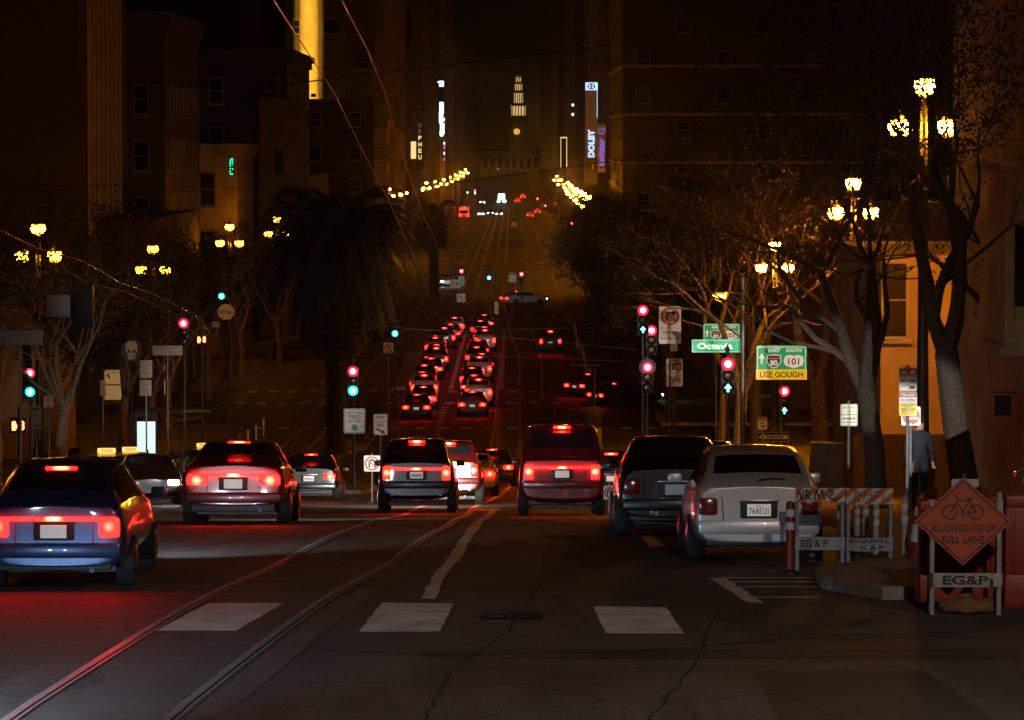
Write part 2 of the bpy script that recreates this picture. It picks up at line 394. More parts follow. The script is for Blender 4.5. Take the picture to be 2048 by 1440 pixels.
def paint(name, col, rough=.28, metal=.3): return mat('paint_'+name, col, rough, metal, coat=.8, noise=.08, nscale=1.5)
PT = dict(silver=paint('silver', (.68, .65, .61), .34, .35), black=paint('black', (.008, .008, .009)), dull=mat('paint_dull', (.01, .01, .01), .55, noise=.2), white=paint('white', (.62, .62, .60), .3, 0),
          grey=paint('grey', (.10, .10, .105)), blue=paint('blue', (.02, .04, .12)), red=paint('red', (.12, .006, .005)), pale=paint('pale', (.24, .30, .36), .3, .4),
          maroon=paint('maroon', (.12, .008, .01)), cream=paint('cream', (.5, .42, .28), .35, 0), green=paint('green', (.02, .06, .04)), yellow=paint('yellow', (.6, .36, .03), .35, 0), brown=paint('brown', (.07, .045, .03)))
# stations: y, sill, mid, belt, roof, wsill, wmid, wbelt, wroof
ST = {
 'sedan': [(-2.32, .34, .60, .92, .97, .74, .82, .74, .62), (-2.22, .24, .60, .98, 1.03, .80, .89, .82, .72), (-1.55, .20, .60, .97, 1.10, .83, .91, .84, .70), (-.85, .20, .6, .95, 1.40, .83, .91, .85, .58), (.15, .20, .6, .93, 1.44, .83, .91, .85, .59), (1.0, .20, .6, .93, 1.04, .83, .91, .83, .68), (2.05, .22, .58, .78, .84, .80, .89, .80, .62), (2.32, .34, .52, .66, .70, .70, .78, .70, .5)],
 'hatch': [(-2.22, .30, .58, .92, .98, .74, .82, .74, .66), (-2.12, .22, .58, 1.0, 1.09, .80, .87, .80, .70), (-1.35, .18, .58, .98, 1.43, .82, .88, .82, .58), (-.45, .18, .58, .96, 1.50, .82, .88, .83, .58), (.45, .18, .58, .93, 1.45, .82, .88, .83, .57), (1.35, .18, .58, .92, 1.04, .82, .88, .81, .66), (2.0, .22, .56, .76, .84, .78, .86, .78, .60), (2.24, .32, .5, .64, .68, .68, .76, .68, .5)],
 'suv': [(-2.34, .42, .72, 1.10, 1.18, .80, .87, .80, .72), (-2.26, .34, .72, 1.16, 1.28, .84, .93, .86, .76), (-1.95, .32, .72, 1.14, 1.72, .86, .94, .87, .64), (-.5, .30, .72, 1.10, 1.80, .86, .94, .87, .64), (.4, .30, .72, 1.08, 1.74, .86, .94, .87, .63), (1.15, .30, .72, 1.08, 1.20, .86, .94, .86, .72), (2.1, .34, .70, .98, 1.05, .84, .92, .84, .68), (2.36, .45, .62, .84, .88, .76, .84, .76, .56)],
 'van': [(-2.5, .40, .75, 1.12, 1.22, .84, .92, .86, .78), (-2.44, .32, .75, 1.2, 1.36, .88, .97, .92, .84), (-2.25, .28, .75, 1.2, 2.0, .90, .98, .93, .76), (-.5, .28, .75, 1.15, 2.08, .90, .98, .93, .76), (.7, .28, .75, 1.12, 2.0, .90, .98, .92, .74), (1.6, .28, .72, 1.1, 1.22, .90, .98, .9, .78), (2.2, .32, .68, .95, 1.02, .86, .95, .86, .7), (2.5, .42, .6, .8, .86, .78, .86, .78, .6)],
}
KIND_DIM = {'sedan': (.33, -1.38, 1.45, .78, .70, .93), 'hatch': (.31, -1.33, 1.37, .76, .72, .98), 'suv': (.38, -1.4, 1.45, .81, .92, 1.16), 'van': (.36, -1.65, 1.6, .84, .95, 1.2)}
def car_surface(kind):
    sts = ST[kind]; bm = bmesh.new(); uvl = bm.loops.layers.uv.new('UVMap'); rings = []
    for (y, zs, zm, zb, zr, ws, wm, wb, wr) in sts:
        cr = .035
        half = [(0, zs-.02), (ws, zs), (wm, zm), (wb, zb), (wr, zr), (0, zr+cr)]
        ring = [bm.verts.new((x, y, z)) for x, z in half]+[bm.verts.new((-x, y, z)) for x, z in reversed(half[1:-1])]
        rings.append(ring)
    def face(vs, uvs):
        f = bm.faces.new(vs)
        for l, uv in zip(f.loops, uvs): l[uvl].uv = uv
    n = 10
    for i in range(len(rings)-1):
        for j in range(n):
            k = (j+1) % n
            face((rings[i][j], rings[i][k], rings[i+1][k], rings[i+1][j]), ((i, j), (i, j+1), (i+1, j+1), (i+1, j)))
    for idx, u0, flip in ((0, -10, False), (len(rings)-1, 20, True)):
        r = rings[idx]
        for j in range(5):
            a, b = r[j], r[j+1]; c, d = r[(n-j-1) % n], r[(n-j) % n]
            vs = [a, b, c, d]; vs = [v for i, v in enumerate(vs) if v not in vs[:i]]
            if len(vs) < 3: continue
            if not flip: vs = vs[::-1]
            face(vs, [(u0, j)]*len(vs))
    cl = bm.edges.layers.float.new('crease_edge'); nr = len(rings)
    where = {v: (i, j if j <= 5 else 10-j) for i, r in enumerate(rings) for j, v in enumerate(r)}
    for e in bm.edges:
        (i0, j0), (i1, j1) = where[e.verts[0]], where[e.verts[1]]
        if i0 != i1 and j0 == j1: e[cl] = {2: .25, 3: .45, 4: .55}.get(j0, 0)
        elif i0 == i1 and i0 in (0, nr-1) and {j0, j1} != {0} : e[cl] = .45
        elif i0 == i1 and i0 == (2 if kind != 'sedan' else 3) and min(j0, j1) >= 3: e[cl] = .35
    me = bpy.data.meshes.new('cage'); bm.to_mesh(me); bm.free()
    o = link('cage', me); md = o.modifiers.new('s', 'SUBSURF'); md.levels = 3; md.render_levels = 3; md.uv_smooth = 'NONE'
    dg = bpy.context.evaluated_depsgraph_get(); dg.update()
    r = bpy.data.meshes.new_from_object(o.evaluated_get(dg)); bpy.data.objects.remove(o); return r
_surf = {}
def car_parts(kind, pm):
    if kind not in _surf: _surf[kind] = car_surface(kind)
    me = _surf[kind]; uv = me.uv_layers[0].data; grp = {}
    for p in me.polygons:
        u = sum(uv[l].uv[0] for l in p.loop_indices)/p.loop_total; v = sum(uv[l].uv[1] for l in p.loop_indices)/p.loop_total
        vv = v if v <= 5 else 10-v; key = 'body'
        if kind == 'sedan': rear = (2.1, 2.92); 
        else: rear = (1.1, 1.9)
        if rear[0] < u < rear[1] and vv > 4.12: key = 'rear_window'
        elif 4.08 < u < 4.9 and vv > 4.12: key = 'windshield'
        elif (rear[0]+.25 < u < 2.95 or 3.05 < u < 3.45 or 3.55 < u < 4.75) and 3.13 < vv < 3.88: key = 'side_window'+('' if v < 5 else '_')
        grp.setdefault(key, []).append(p)
    out = {}
    for k, ps in grp.items():
        ids = {}; vs = []; fs = []
        for p in ps:
            f = []
            for i in p.vertices:
                if i not in ids: ids[i] = len(vs); vs.append(me.vertices[i].co.copy())
                f.append(ids[i])
            fs.append(f)
        m = bpy.data.meshes.new(k.strip('_')); m.from_pydata(vs, [], fs); m.materials.append(pm if k == 'body' else GLASS); m.shade_smooth(); out[k] = m
    return out
def rearz(kind): return KIND_DIM[kind]
def car(kind, color, x, y, label, group=None, rz=0, tail=None, brake=None, head=None, plate=None, bar=False, detail=True, taxi=False, cat='car', name=None, z=None, lamp=None):
    wr_, ya, yf, wt, zt, zw = KIND_DIM[kind]; pm = PT[color]
    g = gz(y) if z is None else z; slope = math.atan((gz(y+1.5)-gz(y-1.5))/3)
    t = thing(name or {'sedan': 'sedan_car', 'hatch': 'hatchback_car', 'suv': 'sport_utility_vehicle', 'van': 'passenger_van'}[kind], label, cat, (x, y, g+.005), 0, group)
    t.rotation_euler = Euler((slope*math.cos(rz), 0, rz))
    for k, m in car_parts(kind, pm).items(): link(k.strip('_'), m, t)
    yr = ST[kind][0][0]; yn = -yr
    for sx in (-1, 1):
        for yy in (ya, yf):
            w = MB().use(RUB); w.lathe([(wr_*.6, -.11), (wr_*.93, -.11), (wr_, -.07), (wr_, .07), (wr_*.93, .11), (wr_*.6, .11)], 20, axis='x')
            wo = w.build('wheel', t, (sx*(wt+.02), yy, wr_))
            if detail:
                r = MB().use(RIM).lathe([(.02, -.02), (wr_*.58, 0), (wr_*.62, .03), (wr_*.3, .05), (.02, .06)], 16, axis='x')
                r.f = [f for f in r.f]; ro = r.build('rim', wo, (sx*.085, 0, 0)); ro.rotation_euler = (0, 0, 0 if sx > 0 else math.pi)
        tm = tail or L_OFF
        b = MB().use(tm)
        if kind == 'hatch': b.bbox(-.12, .12, -.10, .12, -.13, .10, .04)
        elif kind in ('suv', 'van'): b.bbox(-.09, .09, -.08, .10, -.17, .15, .03)
        else: b.bbox(-.17, .17, -.08, .10, -.075, .075, .03)
        b.build('tail_light', t, (sx*(wt-.10 if kind != 'sedan' else wt-.16), yr+.045, zt+.04))
        hm = head or L_CLEAR
        MB().use(hm).bbox(-.15, .15, -.1, .08, -.07, .07, .03).build('headlight', t, (sx*(wt-.17), yn-.05, zt-.08))
        if detail:
            MB().use(pm).bbox(-.1, .1, -.05, .06, -.07, .07, .03).build('mirror', t, (sx*(wt+.20), ST[kind][5][0]-.25, zw+.02))
            MB().use(L_OFF).bbox(-.06, .06, -.02, .02, -.02, .02, .005).build('reflector', t, (sx*.58, yr-.005, .42))
    if detail:
        b = MB().use(pm).bbox(-wt-.03, wt+.03, -.10, .16, -.10, .08, .04); b.build('bumper', t, (0, yr+.06, zt-.24))
        b = MB().use(BLK).bbox(-wt+.08, wt-.08, -.03, .12, -.07, .07, .02); b.build('lower_bumper', t, (0, yr+.05, zt-.42))
        b = MB().use(DARKM).tube([(0, -.12, 0), (0, .2, 0)], .035, 8); b.build('exhaust_pipe', t, (.45, yr+.12, .24))
    b = MB().use(BLK).box(-.75, .75, ya, yf, .16, .24); b.build('underbody', t)
    if detail:
        sm_ = MB().use(BLK); z1 = zt-.17; z2 = zw+.02; wq = wt-.10 if kind != 'sedan' else wt-.16
        for s_ in (-1, 1): sm_.tube([(s_*wq*.70, yr-.012, z1), (s_*wq*.72, yr-.005, zt+.1), (s_*wq*.80, yr+.03, z2)], .006, 4)
        sm_.tube([(-wq*.70, yr-.012, z1), (wq*.70, yr-.012, z1)], .006, 4); sm_.build('tailgate_seam', t)
        MB().use(BLK).bbox(-.24, .24, -.015, .03, -.105, .105, .015).build('plate_recess', t, (0, yr-.035, zt-.02))
        MB().use(RIM).bbox(-.26, .26, -.02, .02, -.012, .012, .005).build('trim_strip', t, (0, yr-.03, zt+.10))
        if kind != 'sedan': MB().use(BLK).tube([(0, 0, 0), (.18, -.02, .03), (.36, -.01, .02)], [.014, .01, .006], 5).build('rear_wiper', t, (0, ST[kind][1][0]-.02, zw+.10))
        else: MB().use(pm).tube([(0, 0, 0), (0, -.12, .12)], [.03, .008], 6).build('antenna', t, (0, ST[kind][3][0]+.25, ST[kind][3][4]+.02))
    bz = ST[kind][2 if kind != 'sedan' else 3][4]; by = ST[kind][2 if kind != 'sedan' else 3][0]
    if brake: MB().use(brake).bbox(-.19, .19, -.025, .03, -.025, .025, .01).build('brake_light', t, (0, by-.02-(0 if kind == 'sedan' else .04), bz-.02))
    if bar: MB().use(brake or tail).bbox(-wt+.02, wt-.02, -.03, .03, -.022, .022, .01).build('streak_bar', t, (0, yr-.035, zt+.13))  # glowing strip added to imitate a long red light streak
    pl = MB().use(PLATEL if tail or plate else PLATE).bbox(-.155, .155, -.008, .008, -.078, .078, .006)
    po = pl.build('license_plate', t, (0, yr-.065 if detail else yr-.02, zt-.02))
    if plate == '-':                           # characters too blurred in the photograph to read
        l = MB().use(mat('plate_blur', (.28, .26, .26), .5, noise=.1))
        for k_ in range(7): l.box(-.125+k_*.037, -.10+k_*.037, -.011, -.009, -.045, .025)
        l.build('lettering', po)
    elif plate:
        l = MB().use(mat('plate_blue', (.02, .03, .12), .5, noise=.1)).text(plate, 0, -.012, .26, .085, -.012, bold=.012)
        l.use(SRED).text('California', 0, .053, .11, .028, -.012); l.build('lettering', po)
    if taxi:
        tp = MB().use(mat('taxi_lamp', (.8, .5, .1), .5, emit=(1, .55, .12), es=1.6, noise=.1)).bbox(-.28, .28, -.07, .07, 0, .17, .04); to = tp.build('taxi_sign', t, (0, -.1, ST[kind][3][4]+.03))
        for s_ in (-1, 1):
            q = MB().use(SBLK).text('TAXI', 0, .085, .36, .10, -.075, bold=.02); qo = q.build('lettering', to); qo.rotation_euler = (0, 0, 0 if s_ > 0 else math.pi)
    if lamp:                                   # spots added at its head lamps to light road or signs
        for sx in (-1, 1):
            ld = bpy.data.lights.new('headlight_beam', 'SPOT'); ld.energy = lamp[0]; ld.color = lamp[1]; ld.spot_size = R(lamp[2]); ld.spot_blend = .8; ld.shadow_soft_size = .08
            lo = link('headlight_beam', ld, t, (sx*(wt-.17), yn+.12, zt-.08)); lo.rotation_euler = (R(90-lamp[3]), 0, R(lamp[4])); lo.scale = (1, .5, 1)
    return t
# ---------------------------------------------------------------- street lamps (three-lantern ornamental)
GLOBE = mat('lamp_globe', (.9, .75, .5), .4, emit=(1, .34, .014), es=50)
GLOBER = mat('lamp_globe_right', (.9, .75, .5), .4, emit=(1, .35, .012), es=440)
GLOBEF = mat('lamp_globe_far', (.9, .75, .5), .4, emit=(1, .35, .016), es=190)
def globe_mat(name, es):        # frosted globe, brightest at the height of the lamp inside it
    m = bpy.data.materials.new(name); m.use_nodes = True; nt = m.node_tree; b = nt.nodes['Principled BSDF']; L = nt.links.new
    tc = nt.nodes.new('ShaderNodeTexCoord'); sp = nt.nodes.new('ShaderNodeSeparateXYZ'); L(tc.outputs['Object'], sp.inputs[0])
    ab = nt.nodes.new('ShaderNodeMath'); ab.operation = 'ABSOLUTE'; L(sp.outputs['Z'], ab.inputs[0])
    mr = nt.nodes.new('ShaderNodeMapRange'); mr.interpolation_type = 'SMOOTHSTEP'; mr.inputs['From Min'].default_value = .02; mr.inputs['From Max'].default_value = .22; L(ab.outputs[0], mr.inputs['Value'])
    mx = nt.nodes.new('ShaderNodeMix'); mx.data_type = 'RGBA'; mx.inputs[6].default_value = (es, es*.31, es*.010, 1); mx.inputs[7].default_value = (2.4, .72, .04, 1)
    L(mr.outputs['Result'], mx.inputs[0]); L(mx.outputs[2], b.inputs['Emission Color']); b.inputs['Emission Strength'].default_value = 1; b.inputs['Base Color'].default_value = (.8, .6, .3, 1)
    MATS[name] = m; return m
GLOBE = globe_mat('lamp_globe_left', 95); GLOBER = globe_mat('lamp_globe_near_right', 1100); GLOBEF = globe_mat('lamp_globe_distant', 560)
def lantern(p, loc, gm, n):
    b = MB().use(gm).lathe([(.12, -.26), (.22, -.18), (.30, .0), (.28, .14), (.22, .22)], n); g = b.build('lantern', p, loc)
    c = MB().use(DARKM).lathe([(.26, .2), (.2, .27), (.08, .34), (.03, .37), (.045, .42), (.01, .5)], n); c.lathe([(.04, -.42), (.06, -.36), (.05, -.30), (.12, -.24)], n); 
    for k in range(6):
        t = k*math.pi/3; c.tube([(.12*math.cos(t), .12*math.sin(t), -.24), (.305*math.cos(t), .305*math.sin(t), 0), (.225*math.cos(t), .225*math.sin(t), .22)], .006, 4)
    c.build('lantern_cap', g)
GLOBEO = mat('lamp_globe_dim', (.9, .75, .5), .4, emit=(1, .36, .03), es=35)
def lamp3(x, y, label, group, n=16, far=False, rz=0, h=10.3, pw=None):
    t = thing('street_lamp', label, 'street lamp', (x, y, gz(y)+(.15 if abs(y-170) > 60 else 0)), rz, group)
    b = MB().use(DARKM).lathe([(.42, 0), (.42, .3), (.34, .36), (.34, 1.1), (.38, 1.2), (.24, 1.4), (.2, 1.7)], n); b.build('base', t)
    b = MB().use(DARKM).lathe([(.19, 1.6), (.15, 4), (.12, 8.3), (.16, 8.35), (.12, 8.45), (.09, h-.5)], max(8, n-4)); b.build('pole', t)
    a = MB().use(DARKM)
    for s in (-1, 1):
        a.tube([(0, 0, 8.05), (s*.3, 0, 8.0), (s*.58, 0, 8.15), (s*.66, 0, 8.4), (s*.66, 0, 8.75)], .035, 6)
        a.tube([(0, 0, 8.75), (s*.25, 0, 8.6), (s*.45, 0, 8.35), (s*.3, 0, 8.1)], .02, 5)
    a.build('arm', t)
    gm = GLOBEO if pw else GLOBEF if far else (GLOBER if x > 0 else GLOBE)
    for sx, zz in ((-.66, h-1.1), (.66, h-1.1), (0, h)): lantern(t, (sx, 0, zz), gm, 12 if not far else 8)
    return t
# ---------------------------------------------------------------- signals
LR = lens('signal_red', (1, .34, .30), (1, .0015, .012), 22, 14, .14)
LG = lens('signal_green', (.42, 1, .98), (.0, .42, .50), 20, 8, .14)
LGA = mat('signal_green_arrow', (.1, .6, .6), .3, emit=(.10, .85, 1), es=7, noise=.05)
LOFF = mat('signal_dark', (.03, .02, .01), .3, noise=.2)
def head(p, loc, lit=('r',), rz=0, n=3, r=.18, nm='signal_head'):
    b = MB().use(DARKM); hgt = .36*n; b.bbox(-.21, .21, 0, .2, -hgt/2, hgt/2, .02)
    for k in range(n): b.box(-.22, .22, .02, .19, hgt/2-.36*(k+1)+.004, hgt/2-.36*(k+1)+.012)
    h = b.build(nm, p, loc, rot=(0, 0, rz))
    for k in range(n):
        z = hgt/2-.18-.36*k; what = 'ry g'.replace(' ', '')[k] if n == 3 else ('r', 'g')[k]
        on = what in lit; arrow = what == 'g' and 'a' in lit
        m = LR if (what == 'r' and on) else (LG if (what == 'g' and on and not arrow) else LOFF)
        l = MB().use(m).lathe([(.001, -.05), (r*.5, -.045), (r*.85, -.03), (r, 0)], 20, axis='y'); lo = l.build({'r': 'red_light', 'y': 'amber_light', 'g': 'green_light'}[what], h, (0, -.004, z))
        if arrow:
            ar = MB().use(LGA).prism([(-.03, -.11), (.03, -.11), (.03, .0), (.105, -.0), (0, .13), (-.105, -.0), (-.03, .0)], -.07, -.055); ar.build('arrow', h, (0, 0, z))
        v = MB().use(DARKM); vs = []; q = 12
        for i in range(q+1):
            a = math.pi*(-.12+1.24*i/q); vs += [((r+.015)*math.cos(a), 0, (r+.015)*math.sin(a)), ((r+.015)*math.cos(a), -.24*(.35+.65*max(0, math.sin(a))), (r+.015)*math.sin(a))]
        v.add(vs, [(2*i, 2*i+1, 2*i+3, 2*i+2) for i in range(q)]); v.build('visor', h, (0, -.002, z))
    return h
def signal(x, y, zhead, label, lit=('r',), n=3, group=None, arm=None, rz=0, hood=None, extra=None, post=True, backdisc=False, side=.2):
    g = gz(y)+.0; t = thing('traffic_signal', label, 'traffic light', (x, y, g), 0, group); hz = zhead-g
    if post:
        if arm is None:
            b = MB().use(DARKM).lathe([(.17, 0), (.17, .25), (.09, .35), (.065, .5), (.055, hz+.75)], 12); b.lathe([(.09, hz+.75), (.03, hz+.88), (.005, hz+.95)], 10); b.build('pole', t, (0, side+.12, 0))
            b = MB().use(DARKM).tube([(0, side+.12, hz+.5), (0, .1, hz+.5)], .03, 6); b.tube([(0, side+.12, hz-.5), (0, .1, hz-.5)], .03, 6); b.build('bracket', t)
        else:
            ax = arm; b = MB().use(GALV).lathe([(.25, 0), (.25, .1), (.14, .2), (.10, hz+1.0)], 12, c=(ax, .3, 0)); b.build('pole', t)
            b = MB().use(GALV).tube([(ax, .3, hz-.2), (ax*.85, .3, hz+.45), (ax*.5, .3, hz+.75), (0, .3, hz+.8), (-.3*(1 if ax > 0 else -1), .3, hz+.8)], [.09, .08, .06, .045, .04], 8); b.tube([(0, .3, hz+.8), (0, .12, hz+.4)], .03, 6); b.build('mast_arm', t)
    h = head(t, (0, 0, hz), lit, rz, n)
    if backdisc: MB().use(SBLK).lathe([(.30, 0), (.30, .01)], 28, axis='y').build('back_plate', t, (0, .03, hz+.18*(n-1)))
    if extra:
        for (dx, dz, l2, n2) in extra: head(t, (dx, .05, hz+dz), l2, 0, n2)
    return t
PEDR = mat('ped_hand', (.6, .1, .02), .4, emit=(1, .16, .05), es=9, noise=.05)
PEDW = mat('ped_walk', (.8, .8, .8), .4, emit=(1, .75, .95), es=12, noise=.05)
def pedsignal(x, y, z, label, digits=None, walk=False, pole=True):
    g = gz(y); t = thing('pedestrian_signal', label, 'crossing signal', (x, y, g)); hz = z-g
    MB().use(DARKM).bbox(-.24, .24, 0, .2, -.22, .22, .02).build('housing', t, (0, 0, hz))
    if pole: MB().use(DARKM).lathe([(.12, 0), (.05, .3), (.05, hz+.5)], 10, c=(0, .3, 0)).tube([(0, .3, hz), (0, .1, hz)], .03, 6).build('pole', t)
    b = MB().use(PEDW if walk else PEDR); ox = -.11 if digits else 0
    if walk: b.prism([(-.05, -.16), (0, -.04), (.05, -.16), (.08, -.16), (.03, .02), (.10, 0), (.03, .08), (-.05, .08), (-.10, -.02), (-.03, .02)], -.006, 0); b.lathe([(.035, -.006), (.035, 0)], 10, c=(0, 0, .13), axis='y')
    else:
        b.box(ox-.06, ox+.05, -.006, 0, -.14, .02)
        for k in range(4): b.box(ox-.06+k*.029, ox-.038+k*.029, -.006, 0, .02, .13-.015*abs(k-1.5))
        b.box(ox+.05, ox+.08, -.006, 0, -.08, .03)
        if digits: b.text(digits, .12, 0, .12, .26, -.006, bold=.03)
    b.build('symbol', t, (0, -.003, hz)); return t
# ---------------------------------------------------------------- signs
def sign(name, label, px, row, Y, wpx, hpx, plate, els, post=True, border=None, shape='rect', pm=GALV, bottom=None, cat='traffic sign', rz=0, extra=None, posts=1, wall=False):
    c = at(px, row, Y); s = FPX/Y; w, h = wpx/s, hpx/s; g = gz(Y)+(.15 if c.x > XR or c.x < XL else 0)
    t = thing(name, label, cat, (c.x, Y, g), rz); z = c.z-g; b = MB().use(plate)
    if shape == 'rect':
        rr = min(w, h)*.07; pts = []
        for cx, cz, a0 in ((w/2-rr, h/2-rr, 0), (-w/2+rr, h/2-rr, 90), (-w/2+rr, -h/2+rr, 180), (w/2-rr, -h/2+rr, 270)):
            for k in range(4): a = R(a0+30*k); pts.append((cx+rr*math.cos(a), cz+rr*math.sin(a)))
    elif shape == 'circle': pts = [(w/2*math.cos(k*math.pi/16), h/2*math.sin(k*math.pi/16)) for k in range(32)]
    elif shape == 'diamond': pts = [(0, h/2), (-w/2, 0), (0, -h/2), (w/2, 0)]
    b.prism(pts, 0, .012); p = b.build('panel', t, (0, 0, z), sm=False)
    e = MB()
    if border:
        e.use(border); k = .93; ins = min(w, h)*.035; q = min(w, h)*.022
        if shape == 'rect':
            x, zz = w/2-ins, h/2-ins
            e.box(-x, x, -.003, 0, zz-q, zz); e.box(-x, x, -.003, 0, -zz, -zz+q); e.box(-x, -x+q, -.003, 0, -zz+q, zz-q); e.box(x-q, x, -.003, 0, -zz+q, zz-q)
        elif shape == 'diamond':
            o = [(pt[0]*.94, pt[1]*.94) for pt in pts]; i = [(pt[0]*.89, pt[1]*.89) for pt in pts]
            vs = [(a, -.003, c_) for a, c_ in o]+[(a, -.003, c_) for a, c_ in i]; e.add(vs, [(k, (k+1) % 4, 4+(k+1) % 4, 4+k) for k in range(4)])
        elif shape == 'circle': e.ring(0, 0, w/2*.88, w/2*.95, -.003)
    for el in els:
        k = el[0]
        if k == 't': e.use(el[6]).text(el[1], el[2]*w, el[3]*h, el[4]*w if el[4] else None, el[5]*h, -.011, bold=el[7] if len(el) > 7 else .012)
        elif k == 'no':   # red prohibition ring, with bar
            r = el[3]*w; e.use(SRED).ring(el[1]*w, el[2]*h, r*.80, r, -.012); q = r*.60; e.seg(el[1]*w-q, el[2]*h+q, el[1]*w+q, el[2]*h-q, r*.16, -.016)
        elif k == 'line':
            e.use(el[6]); e.seg(el[1]*w, el[2]*h, el[3]*w, el[4]*h, el[5]*w, -.005)
        elif k == 'poly': e.use(el[2]).prism([(a*w, c_*h) for a, c_ in el[1]], -.005-(el[3] if len(el) > 3 else 0), -.001-(el[3] if len(el) > 3 else 0))
        elif k == 'ring': e.use(el[4]).ring(el[1]*w, el[2]*h, el[3]*w*.78, el[3]*w, -.006)
        elif k == 'disc': e.use(el[4]).prism([(el[1]*w+el[3]*w*math.cos(q*math.pi/12), el[2]*h+el[3]*w*math.sin(q*math.pi/12)) for q in range(24)], -.005, -.001)
    if e.v: e.build('lettering', p, (0, -.001, 0), sm=False)
    if post:
        for k in range(posts):
            xo = 0 if posts == 1 else (-.32+.64*k)*w
            MB().use(pm).tube([(xo, .04, -.1), (xo, .04, z+h/2+.06)], .028, 8).build('post', t)
        bb = MB().use(GALV)
        for zz in (h*.42, -h*.42): bb.lathe([(.014, -.012), (.014, 0)], 8, c=(0, 0, zz), axis='y')
        bb.build('bolt', p)
    return t
def bike(cx, cz, s):   # bicycle symbol strokes (fractions handled by caller in metres/width)
    return []
# ---------------------------------------------------------------- trees
BARK = mat('bark', (.10, .075, .055), .9, noise=.5, nscale=14, bump=.6)
BARKP = mat('bark_pale', (.36, .27, .18), .85, noise=.6, nscale=9, bump=.5, wear=(.15, .11, .07))
LEAF = mat('leaf', (.07, .06, .018), .7, noise=.5, nscale=3)
LEAFD = mat('leaf_dark', (.035, .038, .014), .75, noise=.5, nscale=3)
FROND = mat('palm_frond', (.010, .012, .006), .7, noise=.5, nscale=4)
def tree_mesh(seed, H, spread, trunk_h, tr, leaves, levels=5, lsize=.11, droop=0, lean=0, nb=(2, 4), barkm=BARK, leafm=LEAF, fork=3, twig=True):
    r = random.Random(seed); tb_ = MB().use(barkm); lb = MB().use(leafm); tips = []
    def branch(p, d, L, rad, lv):
        n = 4 if lv < 3 else 3; pts = [p]; q = p.copy(); dd = d.copy()
        for i in range(n):
            dd = (dd+Vector((r.uniform(-1, 1), r.uniform(-1, 1), r.uniform(-.5, .7)))*(.20 if lv < 2 else .34)+Vector((0, 0, .06-droop*lv*.03))).normalized()
            q = q+dd*L/n; pts.append(q.copy())
        rads = [rad*(1-.45*i/n) for i in range(n+1)]
        tb_.tube(pts, rads, 8 if lv < 2 else (5 if lv < 3 else 3), cap=False)
        if lv >= levels-2: tips.extend(pts[1:])
        if lv >= levels: return
        k = r.randint(*nb)+(1 if lv == 0 else 0)
        for j in range(k):
            at_ = n if j < 2 else r.randint(1, n); a = r.uniform(0, 2*math.pi); sp = r.uniform(.45, .95)*spread
            ax = dd.orthogonal().normalized(); ax = Quaternion(dd, a)@ax; nd = (dd*math.cos(sp)+ax*math.sin(sp)).normalized()
            if lv >= 1: nd = (nd+Vector((nd.x, nd.y, 0))*.25).normalized()
            branch(pts[at_], nd, L*r.uniform(.62, .85), rads[at_]*r.uniform(.55, .78), lv+1)
    top = Vector((lean*trunk_h, r.uniform(-.2, .2), trunk_h)); mid = Vector((lean*trunk_h*.4+r.uniform(-.1, .1), 0, trunk_h*.5))
    tb_.tube([(0, 0, -.1), (0, 0, .3), mid, top], [tr*1.35, tr*1.05, tr*.92, tr*.85], 12, cap=False)
    for j in range(fork):
        a = 2*math.pi*(j+r.random()*.5)/fork; sp = r.uniform(.25, .6)*spread
        branch(top-Vector((0, 0, .1)), Vector((math.cos(a)*math.sin(sp), math.sin(a)*math.sin(sp), math.cos(sp))), (H-trunk_h)*.36, tr*.66, 1)
    for _ in range(leaves):
        p = r.choice(tips)+Vector((r.gauss(0, .22), r.gauss(0, .22), r.gauss(-.05, .2))); s = lsize*r.uniform(.6, 1.4)
        q = Euler((r.uniform(0, 6.3), r.uniform(0, 6.3), r.uniform(0, 6.3))).to_quaternion()
        lb.add([p+q@Vector(v)*s for v in ((-.5, 0, 0), (0, -.35, .08), (.6, 0, 0), (0, .35, .08))], [(0, 1, 2), (0, 2, 3)])
    def mk_(b, nm):
        me = bpy.data.meshes.new(nm); me.from_pydata(b.v, [], b.f); me.materials.append(b.mats[0]); me.update(); return me
    return mk_(tb_, 'trunk'), (mk_(lb, 'crown') if leaves else None)
TP = {}
def tree(kind, x, y, label, group, rz=0, s=1.0, name='street_tree', lift=.15):
    t = thing(name, label, 'tree', (x, y, gz(y)+lift), rz, group); t.scale = (s, s, s)
    link('trunk', TP[kind][0], t)
    if TP[kind][1]: link('crown', TP[kind][1], t)
    return t
TP['bare'] = tree_mesh(3, 9.5, .85, 2.6, .20, 600, 6, .09, barkm=BARKP, nb=(2, 3))
TP['bare2'] = tree_mesh(8, 10, .95, 2.9, .22, 900, 6, .09, barkm=BARKP, nb=(2, 3))
TP['leafy'] = tree_mesh(21, 9.5, .95, 2.7, .24, 17000, 5, .17, barkm=BARK, leafm=LEAFD, nb=(3, 4))
TP['leafy2'] = tree_mesh(37, 9, 1.0, 2.4, .22, 15000, 5, .18, barkm=BARK, leafm=LEAFD, nb=(3, 4))
TP['mid'] = tree_mesh(91, 10.5, .9, 2.8, .2, 5200, 6, .12, barkm=BARKP, nb=(2, 3))
TP['near'] = tree_mesh(52, 12.5, .85, 3.4, .30, 9000, 6, .09, barkm=BARK, leafm=LEAF, nb=(2, 4), lean=-.12)
TP['near2'] = tree_mesh(66, 12.5, .95, 3.0, .27, 4200, 6, .10, barkm=BARK, leafm=LEAF, nb=(2, 4), lean=.08)
